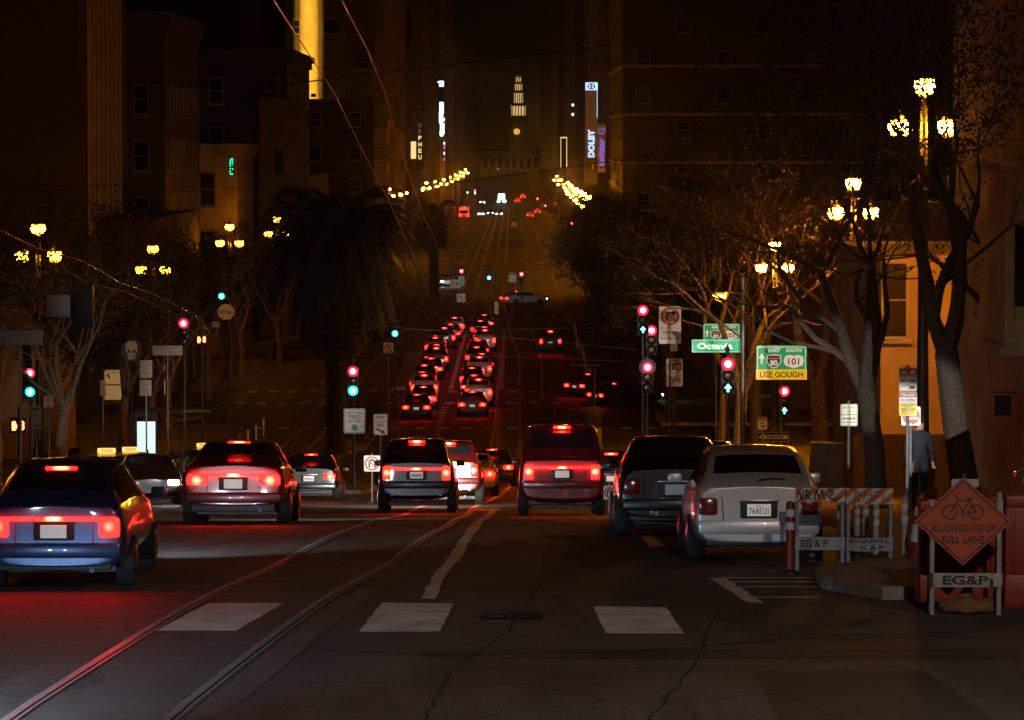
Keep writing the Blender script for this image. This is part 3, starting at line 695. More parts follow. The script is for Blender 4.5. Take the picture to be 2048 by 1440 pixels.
def palm(x, y, h, cr, label, seed, nf=110, group=None):
    r = random.Random(seed); t = thing('palm_tree', label, 'palm tree', (x, y, gz(y)+.1), 0, group)
    pts = [(r.uniform(-.05, .05)*k/4, r.uniform(-.05, .05), h*k/12) for k in range(13)]
    pb = MB().use(mat('palm_bark', (.05, .035, .025), .95, noise=.6, nscale=10, bump=.8)); pb.tube(pts, [.62]+[.44+.03*(k % 2) for k in range(11)]+[.62], 12)
    for k in range(int(h*26)):
        zz = .3+k*(h-.4)/(h*26); a = k*2.4; pb.tube([(.42*math.cos(a), .42*math.sin(a), zz), (.56*math.cos(a), .56*math.sin(a), zz+.22)], [.07, .02], 4)
    pb.build('trunk', t)
    b = MB().use(FROND)
    for k in range(nf):
        a = r.uniform(0, 2*math.pi); el = r.uniform(-1.15, 1.35) if k < nf*.75 else r.uniform(-1.5, -1.0); L = cr*r.uniform(.85, 1.1)
        d = Vector((math.cos(a)*math.cos(el), math.sin(a)*math.cos(el), math.sin(el))); p = Vector((0, 0, h)); pts = [p]; n = 8
        for i in range(n):
            d = (d+Vector((0, 0, -.17-.04*i))).normalized(); p = p+d*L/n; pts.append(p.copy())
        b.tube(pts, [.04*(1-i/9) for i in range(n+1)], 3, cap=False)
        for i in range(1, n+1):
            dd = (pts[i]-pts[i-1]).normalized(); sd = dd.cross(Vector((0, 0, 1))); sd = sd.normalized() if sd.length > .01 else Vector((1, 0, 0)); ll = .62*math.sin(math.pi*(i+.5)/(n+1.8))+.12
            for q in range(4):
                o = pts[i-1].lerp(pts[i], q/4)
                for s in (-1, 1):
                    e = o+(sd*s*.8+dd*.55+Vector((0, 0, -.35))).normalized()*ll; w = dd*.075
                    b.add([o-w, o+w, e], [(0, 1, 2)])
    b.build('crown', t, sm=False); return t
# ---------------------------------------------------------------- buildings
WALLC = {}
def wallmat(name, col):
    return mat('wall_'+name, col, .85, noise=.35, nscale=.6, bump=.15)
WFRAME = mat('window_frame', (.22, .18, .14), .6, noise=.3, nscale=6)
WGLASS = mat('window_glass', (.01, .01, .012), .06, spec=1, noise=.1, nscale=1)
WLIT = mat('window_lit', (.5, .4, .2), .4, emit=(1, .62, .22), es=1.0, noise=.1)
WLITD = mat('window_lit_dim', (.4, .3, .15), .4, emit=(1, .6, .22), es=.22, noise=.1)
_wm = {}
def window_mesh(w, h, gm, fm=None):
    k = (round(w, 2), round(h, 2), gm.name, fm.name if fm else '')
    if k in _wm: return _wm[k]
    b = MB().use(fm or WFRAME); f = min(.12, w*.1)
    b.box(-w/2, -w/2+f, -.08, 0, -h/2, h/2); b.box(w/2-f, w/2, -.08, 0, -h/2, h/2); b.box(-w/2+f, w/2-f, -.08, 0, h/2-f, h/2); b.box(-w/2+f, w/2-f, -.08, 0, -h/2, -h/2+f)
    b.box(-w/2+f, w/2-f, -.06, 0, -f*.3, f*.3); b.box(-w/2-.08, w/2+.08, -.16, 0, -h/2-.12, -h/2-.004)
    b.use(gm).box(-w/2+f, w/2-f, -.03, 0, -h/2+f, h/2-f)
    me = bpy.data.meshes.new('window'); me.from_pydata(b.v, [], b.f)
    for m in b.mats: me.materials.append(m)
    me.polygons.foreach_set('material_index', b.m); me.update(); _wm[k] = me; return me
BR = random.Random(77)
def building(name, label, x0, x1, y0, y1, ztop, wm, side=1, win=(1.2, 1.8, 3.0, 3.6), front=True, street=True, lit=.03, base=None, cornice=True, zmin=4.2, maxw=90, zcap=None, cat='building', wfm=None, litm=None):
    g = min(gz(y0), gz(y1))-.3 if base is None else base; H = ztop-g
    t = thing(name, label, cat, ((x0+x1)/2, y0, g)); ox = (x0+x1)/2; hx = (x1-x0)/2; D = y1-y0
    MB().use(wm).box(-hx, hx, 0, D, 0, H).build('wall', t, sm=False)
    if cornice:
        b = MB().use(wm); b.box(-hx-.5, hx+.5, -.5, D+.5, H+.004, H+.5); b.box(-hx-.25, hx+.25, -.25, D+.25, H-.6, H)
        nd = int(2*hx/.9)
        for k in range(min(nd, 60)): xx = -hx+.45+k*2*hx/max(nd, 1); b.box(xx-.15, xx+.15, -.46, -.252, H-.35, H)
        b.build('cornice', t, sm=False)
    ww, wh, sx, sz = win; n = 0; cnt = 0
    zt = min(H-1.6, (zcap-g) if zcap else H)
    cand = []
    z = zmin
    while z < zt:
        if front:
            k = max(1, int((2*hx-1)/sx)); st = (2*hx)/k
            for i in range(k): cand.append(((-hx+st*(i+.5), -.004, z), 0))
        if street:
            k = max(1, int((D-1)/sx)); st = D/k
            for i in range(k): cand.append(((side*(hx+.004), st*(i+.5), z), R(90)*side))
        z += sz
    vis = [c for c in cand]
    def inframe(c):
        X = ox+c[0][0]; Yc = y0+c[0][1]; px = W0/2+FPX*X/Yc; rw = HOR+FPX*(CZ-(g+c[0][2]))/Yc; return -40 < px < 2090 and -40 < rw < 1000
    vis = [c for c in vis if inframe(c)]
    if len(vis) > maxw: vis = [vis[int(i*len(vis)/maxw)] for i in range(maxw)]
    for (p, rz) in vis:
        m = (litm or BR.choice((WLIT, WLITD))) if BR.random() < lit else WGLASS
        link('window', window_mesh(ww, wh, m, wfm), t, p, (0, 0, rz))
    return t
upd()
# ================================================================ BUILDINGS
wDark = wallmat('dark_stucco', (.06, .042, .03)); wBrown = wallmat('brown_brick', (.09, .055, .035)); wTan = wallmat('tan_stucco', (.20, .15, .095)); wPale = wallmat('pale_plaster', (.50, .38, .22)); wGrey = wallmat('grey_concrete', (.10, .085, .075))
FRP = mat('frame_pale', (.5, .42, .3), .6, noise=.3, nscale=6)
b = building('office_building', 'tall dark blank-walled office block at the far left edge', -60, -24.6, 228, 256, 46, wDark, front=False, street=False, cornice=False)
for k in range(4):
    y0 = 232.5+k*5.2
    for z in (12.5, 18.2, 23.9, 29.6, 35.3):
        MB().use(wPale).box(0, .12, 0, 2.4, 0, 1.25).build('spandrel', b, (17.7, y0-228, z-gz(228)+8.2-.0), sm=False)
    MB().use(WGLASS).box(0, .06, 0, 2.4, 0, 33).build('window_strip', b, (17.702, y0-228, 3.5), sm=False)
    for q in (0, 2.45): MB().use(wPale).box(0, .22, 0, .22, 0, 35).build('mullion', b, (17.7, y0-228-.23+q, 3.2), sm=False)
building('apartment_building', 'narrow dark corner building with bay windows and heavy cornice, left side', -36, -23.4, 270, 300, CZ+8.3, wBrown, win=(1.1, 2.1, 2.6, 3.8), lit=0)
building('apartment_building', 'wide dark building with dentilled cornice behind the small pale storefront', -33, -18.8, 335, 372, CZ+7.3, wBrown, win=(1.3, 2.3, 2.1, 4.2), lit=.02, wfm=FRP)
building('shop_building', 'small pale two storey shop front lit warm behind the bare trees at left', -29.5, -20.8, 302, 322, CZ-.6, wPale, win=(1.3, 2.6, 2.8, 4.4), lit=0)
building('apartment_building', 'slim tan walled building with three window rows beside the pale shop front', -20.6, -17.3, 326, 334, CZ+3.6, wTan, win=(.9, 2.2, 1.3, 3.6), lit=0, cornice=False)
t = building('tower_block', 'tall dark tower with one floodlit yellow column, upper left', -33.6, -20.5, 600, 640, 95, wGrey, win=(2.6, 2.2, 4.0, 5.2), lit=.03, cornice=False, maxw=60)
wCol = wallmat('column_plaster', (.72, .60, .36))
MB().use(wCol).lathe([(1.45, 0), (1.45, 80)], 40).build('column', t, (-3.25, -1.6, 20), ang=80)
for k, xx in enumerate((-6.3, -1.6, 1.6)): MB().use(wGrey).box(-.35, .35, -1.0, 0, 0, 88).build('pier', t, (xx, 0, 0), sm=False)
fl = thing('floodlight', 'small floodlight on the low roof that lights the tall column', 'floodlight', (-26.2, 529, CZ+5.75))
MB().use(DARKM).bbox(-.3, .3, -.2, .2, .25, .7, .04).build('housing', fl); MB().use(DARKM).box(-.35, -.31, -.05, .05, 0, .5).box(.31, .35, -.05, .05, 0, .5).box(-.35, .35, -.05, .05, 0, .03).build('yoke', fl)
ld = bpy.data.lights.new('flood_beam', 'SPOT'); ld.energy = 420000; ld.color = (1, .52, .06); ld.spot_size = R(34); ld.spot_blend = .5; ld.shadow_soft_size = .15
lo = link('flood_beam', ld, fl, (0, .3, .5)); lo.rotation_euler = (R(90+7), 0, math.atan2(30.3-26.2, 69)); lo.scale = (.11, 1, 1)
building('low_building', 'low dark flat-roofed block below the floodlit column', -26, -16.5, 480, 530, CZ+5.2, wDark, win=(1.6, 1.8, 3.4, 4), lit=0, cornice=False)
building('corner_building', 'small pale corner house with tall windows above the far lamps, left', -21, -17.2, 525, 560, CZ+2.6, wPale, win=(1.1, 2.6, 2.3, 4), lit=0, cornice=True)
spec = [(-40, -18.6, 640, 700, 45, 'tan', 'mid-height tan block behind the vertical theatre sign'), (-42, -18, 720, 800, 60, 'dark', 'dark block with rooftop lights left of the white vertical sign'), (-60, -18, 900, 1000, 72, 'brown', 'tall brown block behind the white vertical light sign'),
        (-50, -17, 1020, 1180, 60, 'tan', 'tan stone block past the white vertical sign, left canyon wall'), (-60, -17, 1200, 1400, 95, 'dark', 'tall dark tower in the left canyon wall'), (-60, -17, 1420, 1700, 150, 'grey', 'very tall grey tower far down the left canyon wall'), (-70, -18, 1720, 2300, 130, 'dark', 'last dark block of the left canyon wall'),
        (13.8, 44, 500, 560, 70, 'dark', 'dark glazed block with thin lit floor bands, right of the street'), (16.2, 40, 580, 640, 48, 'tan', 'tan banded block beside the dark glazed block'), (18.9, 50, 650, 780, 66, 'brown', 'brown block behind the blade sign with the outlined letters'),
        (17.2, 50, 805, 960, 80, 'tan', 'tan block left of the outlined blade sign'), (15.5, 60, 980, 1200, 120, 'grey', 'tall grey tower in the right canyon wall'), (14, 60, 1220, 1500, 88, 'brown', 'brown block at the narrow end of the right canyon wall'), (15, 70, 1520, 2200, 170, 'dark', 'very tall dark tower far down the right canyon wall')]
wm = dict(tan=wTan, dark=wDark, brown=wBrown, grey=wGrey)
for i, (x0, x1, y0, y1, zt, c_, lb) in enumerate(spec):
    side = 1 if x1 < 0 else -1
    b = building('city_building', lb, x0, x1, y0, y1, zt, wm[c_], side=side, win=(1.8, 2.2, (4.5 if y0 < 1000 else 9), 4.4), lit=(.09 if y0 > 600 else 0), cornice=(i % 2 == 0), maxw=70, zmin=6, cat='building')
    if y0 == 500:
        hx = (x1-x0)/2; D = y1-y0
        for z in (9, 15, 21, 27): MB().use(wPale).box(-hx-.3, hx, -.3, D, z, z+.28).build('ledge', b, sm=False)
# clock tower at the end of the street
Yt = 2900; tx = at(1037, 300, Yt).x; g = gz(Yt)
t = thing('clock_tower', 'slender stepped clock tower with lit belfry at the end of the street', 'clock tower', (tx, Yt, g))
TS = wallmat('tower_stone', (.40, .34, .26)); zr = lambda row: at(1037, row, Yt).z-g
s_ = FPX/Yt
BEL = mat('belfry_lit', (.6, .5, .3), .5, emit=(1, .62, .24), es=.85, noise=.1)
MB().use(TS).box(-6.8, 6.8, 0, 12, 0, zr(236)).build('shaft', t, sm=False)
MB().use(TS).box(-7.3, 7.3, -.5, 12.5, zr(236), zr(231)).build('ledge', t, sm=False)
lv = [(231, 212, 6.2, 6), (206, 186, 3.9, 5), (180, 168, 3.0, 4), (164, 154, 2.1, 3)]
for (r0, r1, hw, n) in lv:
    z0, z1 = zr(r0), zr(r1); MB().use(BEL).box(-hw*.8, hw*.8, 1, 11, z0, z1).build('lit_chamber', t, sm=False)
    for k in range(n+1):
        xx = -hw+2*hw*k/n; MB().use(TS).box(xx-.42, xx+.42, 0, 12, z0, z1).build('column', t, sm=False)
    MB().use(TS).box(-hw-.5, hw+.5, -.5, 12.5, z1, z1+1.6).build('ledge', t, sm=False)
MB().use(TS).box(-4.6, 4.6, .5, 11.5, zr(212)+1.6, zr(206)).build('stage', t, sm=False)
MB().use(TS).lathe([(2.2, zr(154)), (1.2, zr(150)), (.3, zr(141)), (.1, zr(137))], 10, c=(0, 6, 0)).build('spire', t)
CLK = mat('clock_face', (.6, .45, .2), .5, emit=(1, .55, .12), es=.8, noise=.2, nscale=.6)
c = MB().use(CLK).lathe([(2.6, -.3), (2.6, 0)], 28, c=(0, 0, 0), axis='y').build('clock_face', t, (-1.2, -.05, zr(263)))
MB().use(SBLK).seg(0, 0, .1, 2, .35, -.42).seg(0, 0, 1.3, .2, .35, -.42).ring(0, 0, 2.2, 2.6, -.42).build('clock_hand', c)
MB().use(TS).box(-60, 60, -6, 30, 0, 14).build('hall', t, sm=False)
for k in range(22): MB().use(wDark).box(-1.4, 1.4, -.1, 0, 0, 7).build('arch_window', t, (-55+k*5.2, -6.02, 2.5), sm=False)
# right near: yellow-lit house walls
wYel = wallmat('yellow_stucco', (.52, .36, .17))
t = building('stucco_building', 'warm yellow stucco building with one upper window behind the right-hand trees', 10.8, 40, 117, 134, CZ-3.3, wYel, side=-1, win=(1.3, 2.6, 60, 60), front=False, street=False, cornice=False)
link('window', window_mesh(.8, 2.3, WGLASS, FRP), t, (at(1938, 590, 117).x-25.4, -.005, at(1938, 590, 117).z-(min(gz(117), gz(134))-.3)))
link('window', window_mesh(.8, 2.3, WGLASS, FRP), t, (at(1790, 620, 117).x-25.4, -.005, at(1790, 600, 117).z-(min(gz(117), gz(134))-.3)))
MB().use(wDark).box(-3.6, 3.6, -.06, 0, 0, 3.2).build('base_panel', t, (at(1720, 900, 117).x-25.4+3.4, -.01, .4), sm=False)
x0 = at(2003, 600, 84).x
t = thing('corner_house', 'cream house corner with panelled pilaster and bay at the right edge', 'house', (x0, 84, gz(84)))
wCr = wallmat('cream_board', (.62, .47, .24))
zt = lambda r: at(2003, r, 84).z-gz(84)
MB().use(wCr).box(.5, 12, .3, 14, 0, 18).build('wall', t, sm=False)
MB().use(wCr).bbox(0, 2.6, -.6, 4, zt(700), zt(335), .05).build('bay', t)
b = MB().use(wCr); b.box(-.12, 2.7, -.75, 4.1, zt(345), zt(325)); b.build('moulding', t, sm=False); MB().use(wCr).box(-.1, 2.7, -.72, 4.1, zt(708), zt(690)).build('moulding', t, sm=False); MB().use(wCr).box(-.06, 2.7, -.68, 4.1, zt(672), zt(664)).build('moulding', t, sm=False)
for (xa, xb_) in ((.06, .18), (.44, .56)): MB().use(wCr).box(xa, xb_, -.66, -.602, zt(660), zt(350)).build('pilaster', t, sm=False)
MB().use(WGLASS).box(.2, .42, -.63, -.603, zt(610), zt(450)).build('window', t, sm=False)
MB().use(DARKM).box(-.5, .0, -.2, -.1, zt(785), zt(782)).box(-.45, -.1, -.17, -.13, zt(830), zt(790)).build('hanging_sign_board', t, (.3, 0, 0), sm=False)
# left near: lit frontage
t = building('yellow_building', 'yellow-lit building with narrow window slots behind the left lamps', -27, -22.3, 190, 204, at(20, 555, 190).z, wYel, win=(.5, 3.4, 1.0, 60), street=False, cornice=True, lit=0, zmin=5.5, maxw=12)
t = building('dark_shop_building', 'dark storefront building with lit doorway behind the left pavement trees', -26, -21.0, 236, 268, CZ-4.5, wDark, win=(1.4, 2, 3, 3.4), lit=.12, cornice=False, zmin=2.2, maxw=14)
b = building('long_shop_building', 'long low dark shop row along the far left pavement', -28, -21.5, 380, 470, CZ-3.5, wDark, win=(1.6, 2.0, 3.6, 3.6), lit=.05, cornice=False, zmin=2.2, maxw=20)
b = building('shop_row', 'low dark shop row behind the leafy trees on the right', 13, 40, 240, 360, CZ-4, wBrown, side=-1, win=(1.6, 2.0, 3.6, 3.6), lit=.03, cornice=True, zmin=2.4, maxw=24)
# ---- glowing signs in the canyon
NB = mat('neon_blue_white', (.6, .7, .9), .4, emit=(.42, .68, 1), es=2.2, noise=.05); NP = mat('neon_purple', (.3, .2, .6), .4, emit=(.30, .16, 1), es=.62, noise=.05)
NW = mat('led_white', (.8, .9, 1), .4, emit=(.55, .85, 1), es=3.2, noise=.05); NM = mat('led_magenta', (.6, .2, .6), .4, emit=(.8, .15, .9), es=1.4, noise=.05); NC = mat('led_green', (.1, .7, .5), .4, emit=(0, 1, .42), es=2.6, noise=.05)
BBD = mat('blade_board', (.34, .22, .12), .6, noise=.3, nscale=.5, emit=(1, .42, .15), es=.05)
NWM = mat('marquee_warm', (.8, .7, .4), .4, emit=(1, .72, .3), es=1.0, noise=.1)
def blade(name, label, px0, px1, r0, r1, Y, bm_=BBD):
    a = at(px0, r0, Y); c = at(px1, r1, Y); cx = (a.x+c.x)/2; w = abs(c.x-a.x); h = a.z-c.z; zc = (a.z+c.z)/2
    t = thing(name, label, 'blade sign', (cx, Y, zc)); MB().use(bm_).box(-w/2, w/2, 0, .5, -h/2, h/2).build('board', t, sm=False); return t, w, h
t, w, h = blade('blade_sign', 'tall brown blade sign with blue outlined letters reading DOLBY', 1171, 1194, 165, 316, 800)
b = MB().use(NB)
for (a_, b_, c_, d_) in ((-w/2, w/2, h/2-.12, h/2), (-w/2, w/2, h/2-1.5, h/2-1.38), (-w/2, -w/2+.12, h/2-1.38, h/2-.12), (w/2-.12, w/2, h/2-1.38, h/2-.12)): b.box(a_, b_, -.1, 0, c_, d_)
for s in (-1, 1):
    n = 10; pts = [(s*.16+ -s*0, .0)]; arc = [(s*(.22)+(-s)*(-.42)*math.sin(math.pi*k/n)*-1*0, 0) for k in range(n+1)]
    zc = h/2-.75; vs = [(s*(.15+ .62*math.sin(math.pi*k/n)), -.06, zc+.42*math.cos(math.pi*k/n)) for k in range(n+1)]
    vs = [(s*(.85-.62*math.sin(math.pi*k/n)), -.06, zc+.45*math.cos(math.pi*k/n)) for k in range(n+1)]
    b.tube(vs, .06, 4); b.tube([(s*.85, -.06, zc-.45), (s*.85, -.06, zc+.45)], .06, 4)
b.build('emblem', t, sm=False)
MB().use(NB).text('DOLBY', 0, -h/2+2.95, 5.6, 1.25, -.1, bold=.045, rot=R(90)).build('lettering', t, sm=False)
MB().use(BBD).text('DOLBY', 0, -h/2+2.95, 5.42, 1.0, -.16, bold=-.012, rot=R(90)).build('lettering', t, sm=False)
MB().use(NB).box(w/2, w/2+.07, -.05, .3, -h/2+8, h/2).build('edge_strip', t, sm=False)
t, w, h = blade('blade_sign', 'shorter blade sign with purple outlined bird and lettering', 1195, 1211, 250, 345, 770)
MB().use(NP).text('twitter', 0, -.7, 5.4, 1.2, -.1, bold=.03, rot=R(90)).build('lettering', t, sm=False)
MB().use(NP).tube([(-.6, -.05, 3.1), (-.2, -.05, 2.85), (.3, -.05, 2.95), (.6, -.05, 3.4), (.75, -.05, 3.9), (.5, -.05, 3.75), (.3, -.05, 3.95), (.05, -.05, 3.6), (-.45, -.05, 3.9), (-.6, -.05, 3.4), (-.6, -.05, 3.1)], .07, 4).build('emblem', t)
t, w, h = blade('vertical_light_sign', 'bright stepped white vertical light sign, left canyon wall', 878, 888, 160, 272, 900, wDark)
for (x_, r0, r1, wd_) in ((0, 162, 173, 1.0), (-.3, 163, 165, 1.3), (0, 204, 226, .9), (-.1, 224, 246, .9), (.15, 246, 268, .9), (0, 262, 272, .7)):
    s_ = FPX/900; MB().use(NW).box(x_-wd_/2, x_+wd_/2, -.12, 0, h/2-(r1-160)/s_, h/2-(r0-160)/s_).build('light_block', t, sm=False)
for k, r0 in enumerate((236, 246, 284, 292, 304, 316)):
    MB().use(NM if k % 2 else NW).box(.5, .75, -.12, 0, h/2-(r0+5-160)/8.9, h/2-(r0-160)/8.9).build('light_block', t, sm=False)
t, w, h = blade('theatre_sign', 'dim vertical theatre sign with cream letters, left canyon wall', 834, 846, 240, 322, 700, wDark)
for k, ch in enumerate('ORPHEUM'):
    if k < 6: MB().use(NWM if k > 1 else mat('letter_dim', (.5, .4, .2), .5, noise=.1, emit=(1, .6, .2), es=.12)).text(ch, 0, h/2-.9-k*1.12, .6, .75, -.06, bold=.03).build('lettering', t, sm=False)
MB().use(NWM).box(-1.6, -.7, -.05, .5, -h/2+.4, -h/2+3.4).build('marquee_edge', t, sm=False)
t, w, h = blade('neon_sign', 'small green vertical neon sign on the pale shop front', 459, 467, 316, 350, 301, wDark)
b = MB().use(NC)
for (xa, za, xb_, zb) in ((-.13, -.17, .02, -.1), (-.02, -.1, .1, 0), (.05, -.17, .12, -.1), (-.13, -.45, -.04, -.25), (.05, -.36, .11, -.25), (-.12, -.62, -.06, -.52), (.05, -.52, .11, -.44), (-.12, -.82, -.05, -.74), (.05, -.85, .12, -.76), (-.14, -1.05, -.06, -.95), (-.12, -1.22, .12, -1.14)): b.box(xa, xb_, -.04, 0, h/2+za-.02, h/2+zb-.02)
b.build('lettering', t, sm=False)
t, w, h = blade('small_theatre_sign', 'slim dim vertical sign with two white bulbs, right canyon wall', 1121, 1134, 274, 335, 980, wDark)
MB().use(NWM).box(-w/2, w/2, -.1, 0, h/2-.3, h/2).box(-w/2, -w/2+.15, -.1, 0, -h/2, h/2-.3).box(w/2-.15, w/2, -.1, 0, -h/2, h/2-.3).build('light_tube', t, sm=False)
for zz in (5.5, 7.8): MB().use(NW).lathe([(.05, -.35), (.33, 0), (.05, .35)], 10).build('bulb', t, (2.2, -.2, h/2+zz))
# ================================================================ STREET LAMPS
rt = [(11.0, 107), (12.8, 150), (13.15, 200), (15.6, 262), (8.7, 455), (9.0, 500), (9.3, 545), (9.6, 600), (10, 670), (11, 760), (12, 860), (12, 980), (12.5, 1120)]
rl = ['nearest lamp of the right pavement, its globes half hidden by dark branches', 'second lamp on the right, three clear globes above the trees', 'third lamp on the right, above the slim traffic pole', 'fourth lamp on the right, among bare branches']
ordn = ['first', 'second', 'third', 'fourth', 'fifth', 'sixth', 'seventh', 'eighth', 'ninth', 'tenth', 'eleventh', 'twelfth', 'thirteenth', 'fourteenth', 'fifteenth', 'sixteenth', 'seventeenth', 'eighteenth']
for i, (x, y) in enumerate(rt):
    lb = rl[i] if i < 4 else 'three-globe lamp, %s of the far row descending behind the right-hand trees' % ordn[i-4]
    lamp3(x, y, lb, 'three-globe lamps on the right', far=y > 300, n=16 if y < 300 else 8, h={107: 11.1, 150: 11.4}.get(y, 10.4))
lt = [(-19.3, 163), (-19.2, 214), (-19.2, 272), (-17.6, 300), (-19.6, 340), (-19.3, 585), (-19.1, 620), (-19, 660), (-19.2, 700), (-19, 745), (-18.6, 800), (-18.4, 860), (-18, 930), (-17.2, 1010), (-17, 1090), (-16.6, 1180), (-16.4, 1290), (-16.4, 1420)]
ll = ['left pavement lamp nearest the camera, two glowing globes in branches', 'second lamp of the left pavement, single globe showing through twigs', 'third lamp of the left pavement, left of the palm', 'lamp right beside the palm crown on the left', 'fifth lamp of the left pavement, behind the cluster by the palm']
for i, (x, y) in enumerate(lt):
    lb = ll[i] if i < 5 else 'three-globe lamp, %s of the bright far row right of the palm' % ordn[i-5]
    lamp3(x, y, lb, 'three-globe lamps on the left', far=y > 300, n=16 if y < 300 else 8)
lamp3(11.2, 61, 'ornamental lamp outside the picture at the right, lighting the cream house corner', 'three-globe lamps on the right', pw=.22); lamp3(-12.5, 64, 'ornamental lamp outside the picture at the left, lighting the near road', 'three-globe lamps on the left')
# single cobra-head lamp
c = at(1441, 596, 190); g = gz(190); t = thing('cobra_lamp', 'single bright round lamp on a curved arm beside the highway signs', 'street lamp', (c.x+1.6, 190, g))
h = c.z-g
MB().use(GALV).lathe([(.16, 0), (.08, h-.3)], 10).tube([(0, 0, h-.4), (-.3, 0, h+.1), (-1.0, 0, h+.28), (-1.5, 0, h+.25)], .045, 6).build('pole', t)
MB().use(DARKM).bbox(-.35, .2, -.14, .14, 0, .14, .04).build('lamp_head', t, (-1.6, 0, h+.16)); MB().use(GLOBE).lathe([(.02, -.34), (.26, -.24), (.36, 0)], 16).build('lamp_bulb', t, (-1.6, 0, h+.16))
# unseen white lamp added to light the foreground
def fill_lamp_pole(x, y, h, label, energy, col):
    t = thing('street_lamp', label, 'street lamp', (x, y, gz(y)))
    MB().use(GALV).lathe([(.2, 0), (.12, .4), (.07, h)], 12).build('pole', t); sg = -1 if x > 0 else 1
    MB().use(GALV).tube([(0, 0, h-.3), (sg*.6, 0, h+.2), (sg*2.0, 0, h+.3)], .045, 6).build('arm', t)
    MB().use(DARKM).bbox(-.4, .4, -.15, .15, 0, .12, .03).build('lamp_head', t, (sg*2.2, 0, h+.25))
    ld = bpy.data.lights.new('lamp_light', 'AREA'); ld.energy = energy; ld.color = col; ld.size = .5; ld.shape = 'DISK'; link('lamp_light', ld, t, (sg*2.2, 0, h+.22))
    MB().use(mat('led_panel', (.8, .8, .8), .4, emit=col, es=20, noise=.05)).box(-.28, .28, -.1, .1, -.012, 0).build('diffuser', t, (sg*2.2, 0, h+.247))
fill_lamp_pole(8.2, 22, 9.5, 'unseen cobra-head lamp added at the right to light the foreground', 3200, (1, .80, .72))
# ================================================================ CARS
def beams(e, col=(.75, .88, 1), size=75, dn=6, yaw=0): return (e, col, size, dn, yaw)
car('hatch', 'silver', 3.22, 54.2, 'silver hatchback with plate 7AAS131 parked behind the orange-striped barricades', plate='7AAS131', name='parked_hatchback')
car('hatch', 'black', 2.45, 62, 'dark estate car parked directly ahead of the silver hatchback', name='parked_estate_car')
car('sedan', 'grey', 3.15, 69, 'grey sedan parked in front of the dark estate car', name='parked_sedan')
car('suv', 'black', -2.28, 97.5, 'black upright off-roader braking at the stop line, plate glowing', tail=L_BRAKE, brake=L_BRAKE, bar=True, plate='-', lamp=beams(6500, (1, .96, .88), 50, 2.5, 4))  # beams added, turned left to brighten the yield sign
car('van', 'maroon', 1.12, 91.5, 'dark red van with added full-width red glow bar, right of the lane line', tail=L_BRAKE, brake=L_BRAKE, bar=True, name='passenger_van')
car('hatch', 'blue', -5.45, 49.6, 'dark blue hatchback with added red glow bar entering at the left edge', tail=L_BRAKE, brake=L_BRAKE, bar=True, lamp=beams(900, yaw=-8))
car('sedan', 'maroon', -4.7, 69.5, 'dark sedan with added red glow bar ahead of the blue hatchback at left', tail=L_BRAKE, brake=L_BRAKE, bar=True, lamp=beams(900, yaw=-8))
car('sedan', 'black', -6.1, 122, 'dark sedan waiting behind the small no-U-turn sign, brake lights lit', tail=L_BRAKE, brake=L_TAIL, plate='-')
car('suv', 'red', -1.75, 112, 'dark red utility vehicle just beyond the black off-roader', tail=L_BRAKE, brake=L_BRAKE)
car('sedan', 'white', -1.35, 133, 'light sedan glimpsed between the off-roader and the van, closer one', tail=L_BRAKE, brake=L_TAIL)
car('sedan', 'black', -.75, 152, 'dark sedan farthest ahead in the gap between off-roader and van', tail=L_BRAKE, brake=L_TAIL)
car('hatch', 'black', 2.9, 118, 'black hatchback braking beyond the white lane posts', tail=L_TAIL, brake=L_BRAKE)
# oncoming
onc = [('sedan', 'brown', -10.2, 112, L_HEAD, False, 'brown sedan facing the camera with white headlights, left lanes'), ('sedan', 'black', -8.4, 124, L_HEAD, False, 'black oncoming sedan with starry headlights beside the median'),
       ('sedan', 'yellow', -12.6, 124, L_HEADW, True, 'yellow taxi with lit roof sign, nearest of the oncoming taxis'), ('sedan', 'cream', -13.2, 138, L_HEADW, True, 'cream taxi with lit roof sign, behind the yellow taxi'),
       ('suv', 'white', -9.3, 143, L_HEAD, False, 'white oncoming utility vehicle behind the black sedan'), ('sedan', 'green', -12.2, 158, L_HEADW, True, 'dark green taxi with lit roof sign, farthest oncoming taxi')]
for k, c_, x, y, hm, tx_, lb in onc: car(k, c_, x, y, lb, 'oncoming cars at the crossing', rz=math.pi+.12, head=hm, taxi=tx_, name='oncoming_car' if not tx_ else 'taxi')
# the queue running away between the palms
cols = ['black', 'grey', 'silver', 'white', 'blue', 'black', 'red', 'grey', 'silver', 'black', 'grey', 'white', 'blue', 'green', 'black', 'silver', 'grey', 'brown']
kinds = ['sedan', 'hatch', 'suv', 'sedan', 'hatch', 'sedan', 'suv', 'sedan', 'hatch', 'suv', 'sedan', 'hatch', 'sedan', 'suv', 'sedan', 'hatch', 'sedan', 'suv']
def ql(n, ln): return 'in the %s queue lane, %s car counted from the near end' % (ln, ordn[n])
protos = {}
def far_car(k, c_, x, y, lb, grp, rz=0, mode='tail'):
    key = (k, c_, mode)
    if key not in protos:
        protos[key] = car(k, c_, x, y, lb, grp, rz=rz, tail=L_BRAKE if mode == 'tail' else None, brake=L_TAIL if mode == 'tail' else None, head=L_HEAD if mode == 'head' else L_HEADO, detail=False); return protos[key]
    o = copy_tree(protos[key], lb, None, grp); o.location = (x, y, gz(y)+.005); sl = math.atan((gz(y+1.5)-gz(y-1.5))/3)
    o.rotation_euler = Euler((sl*math.cos(rz), 0, rz)); return o
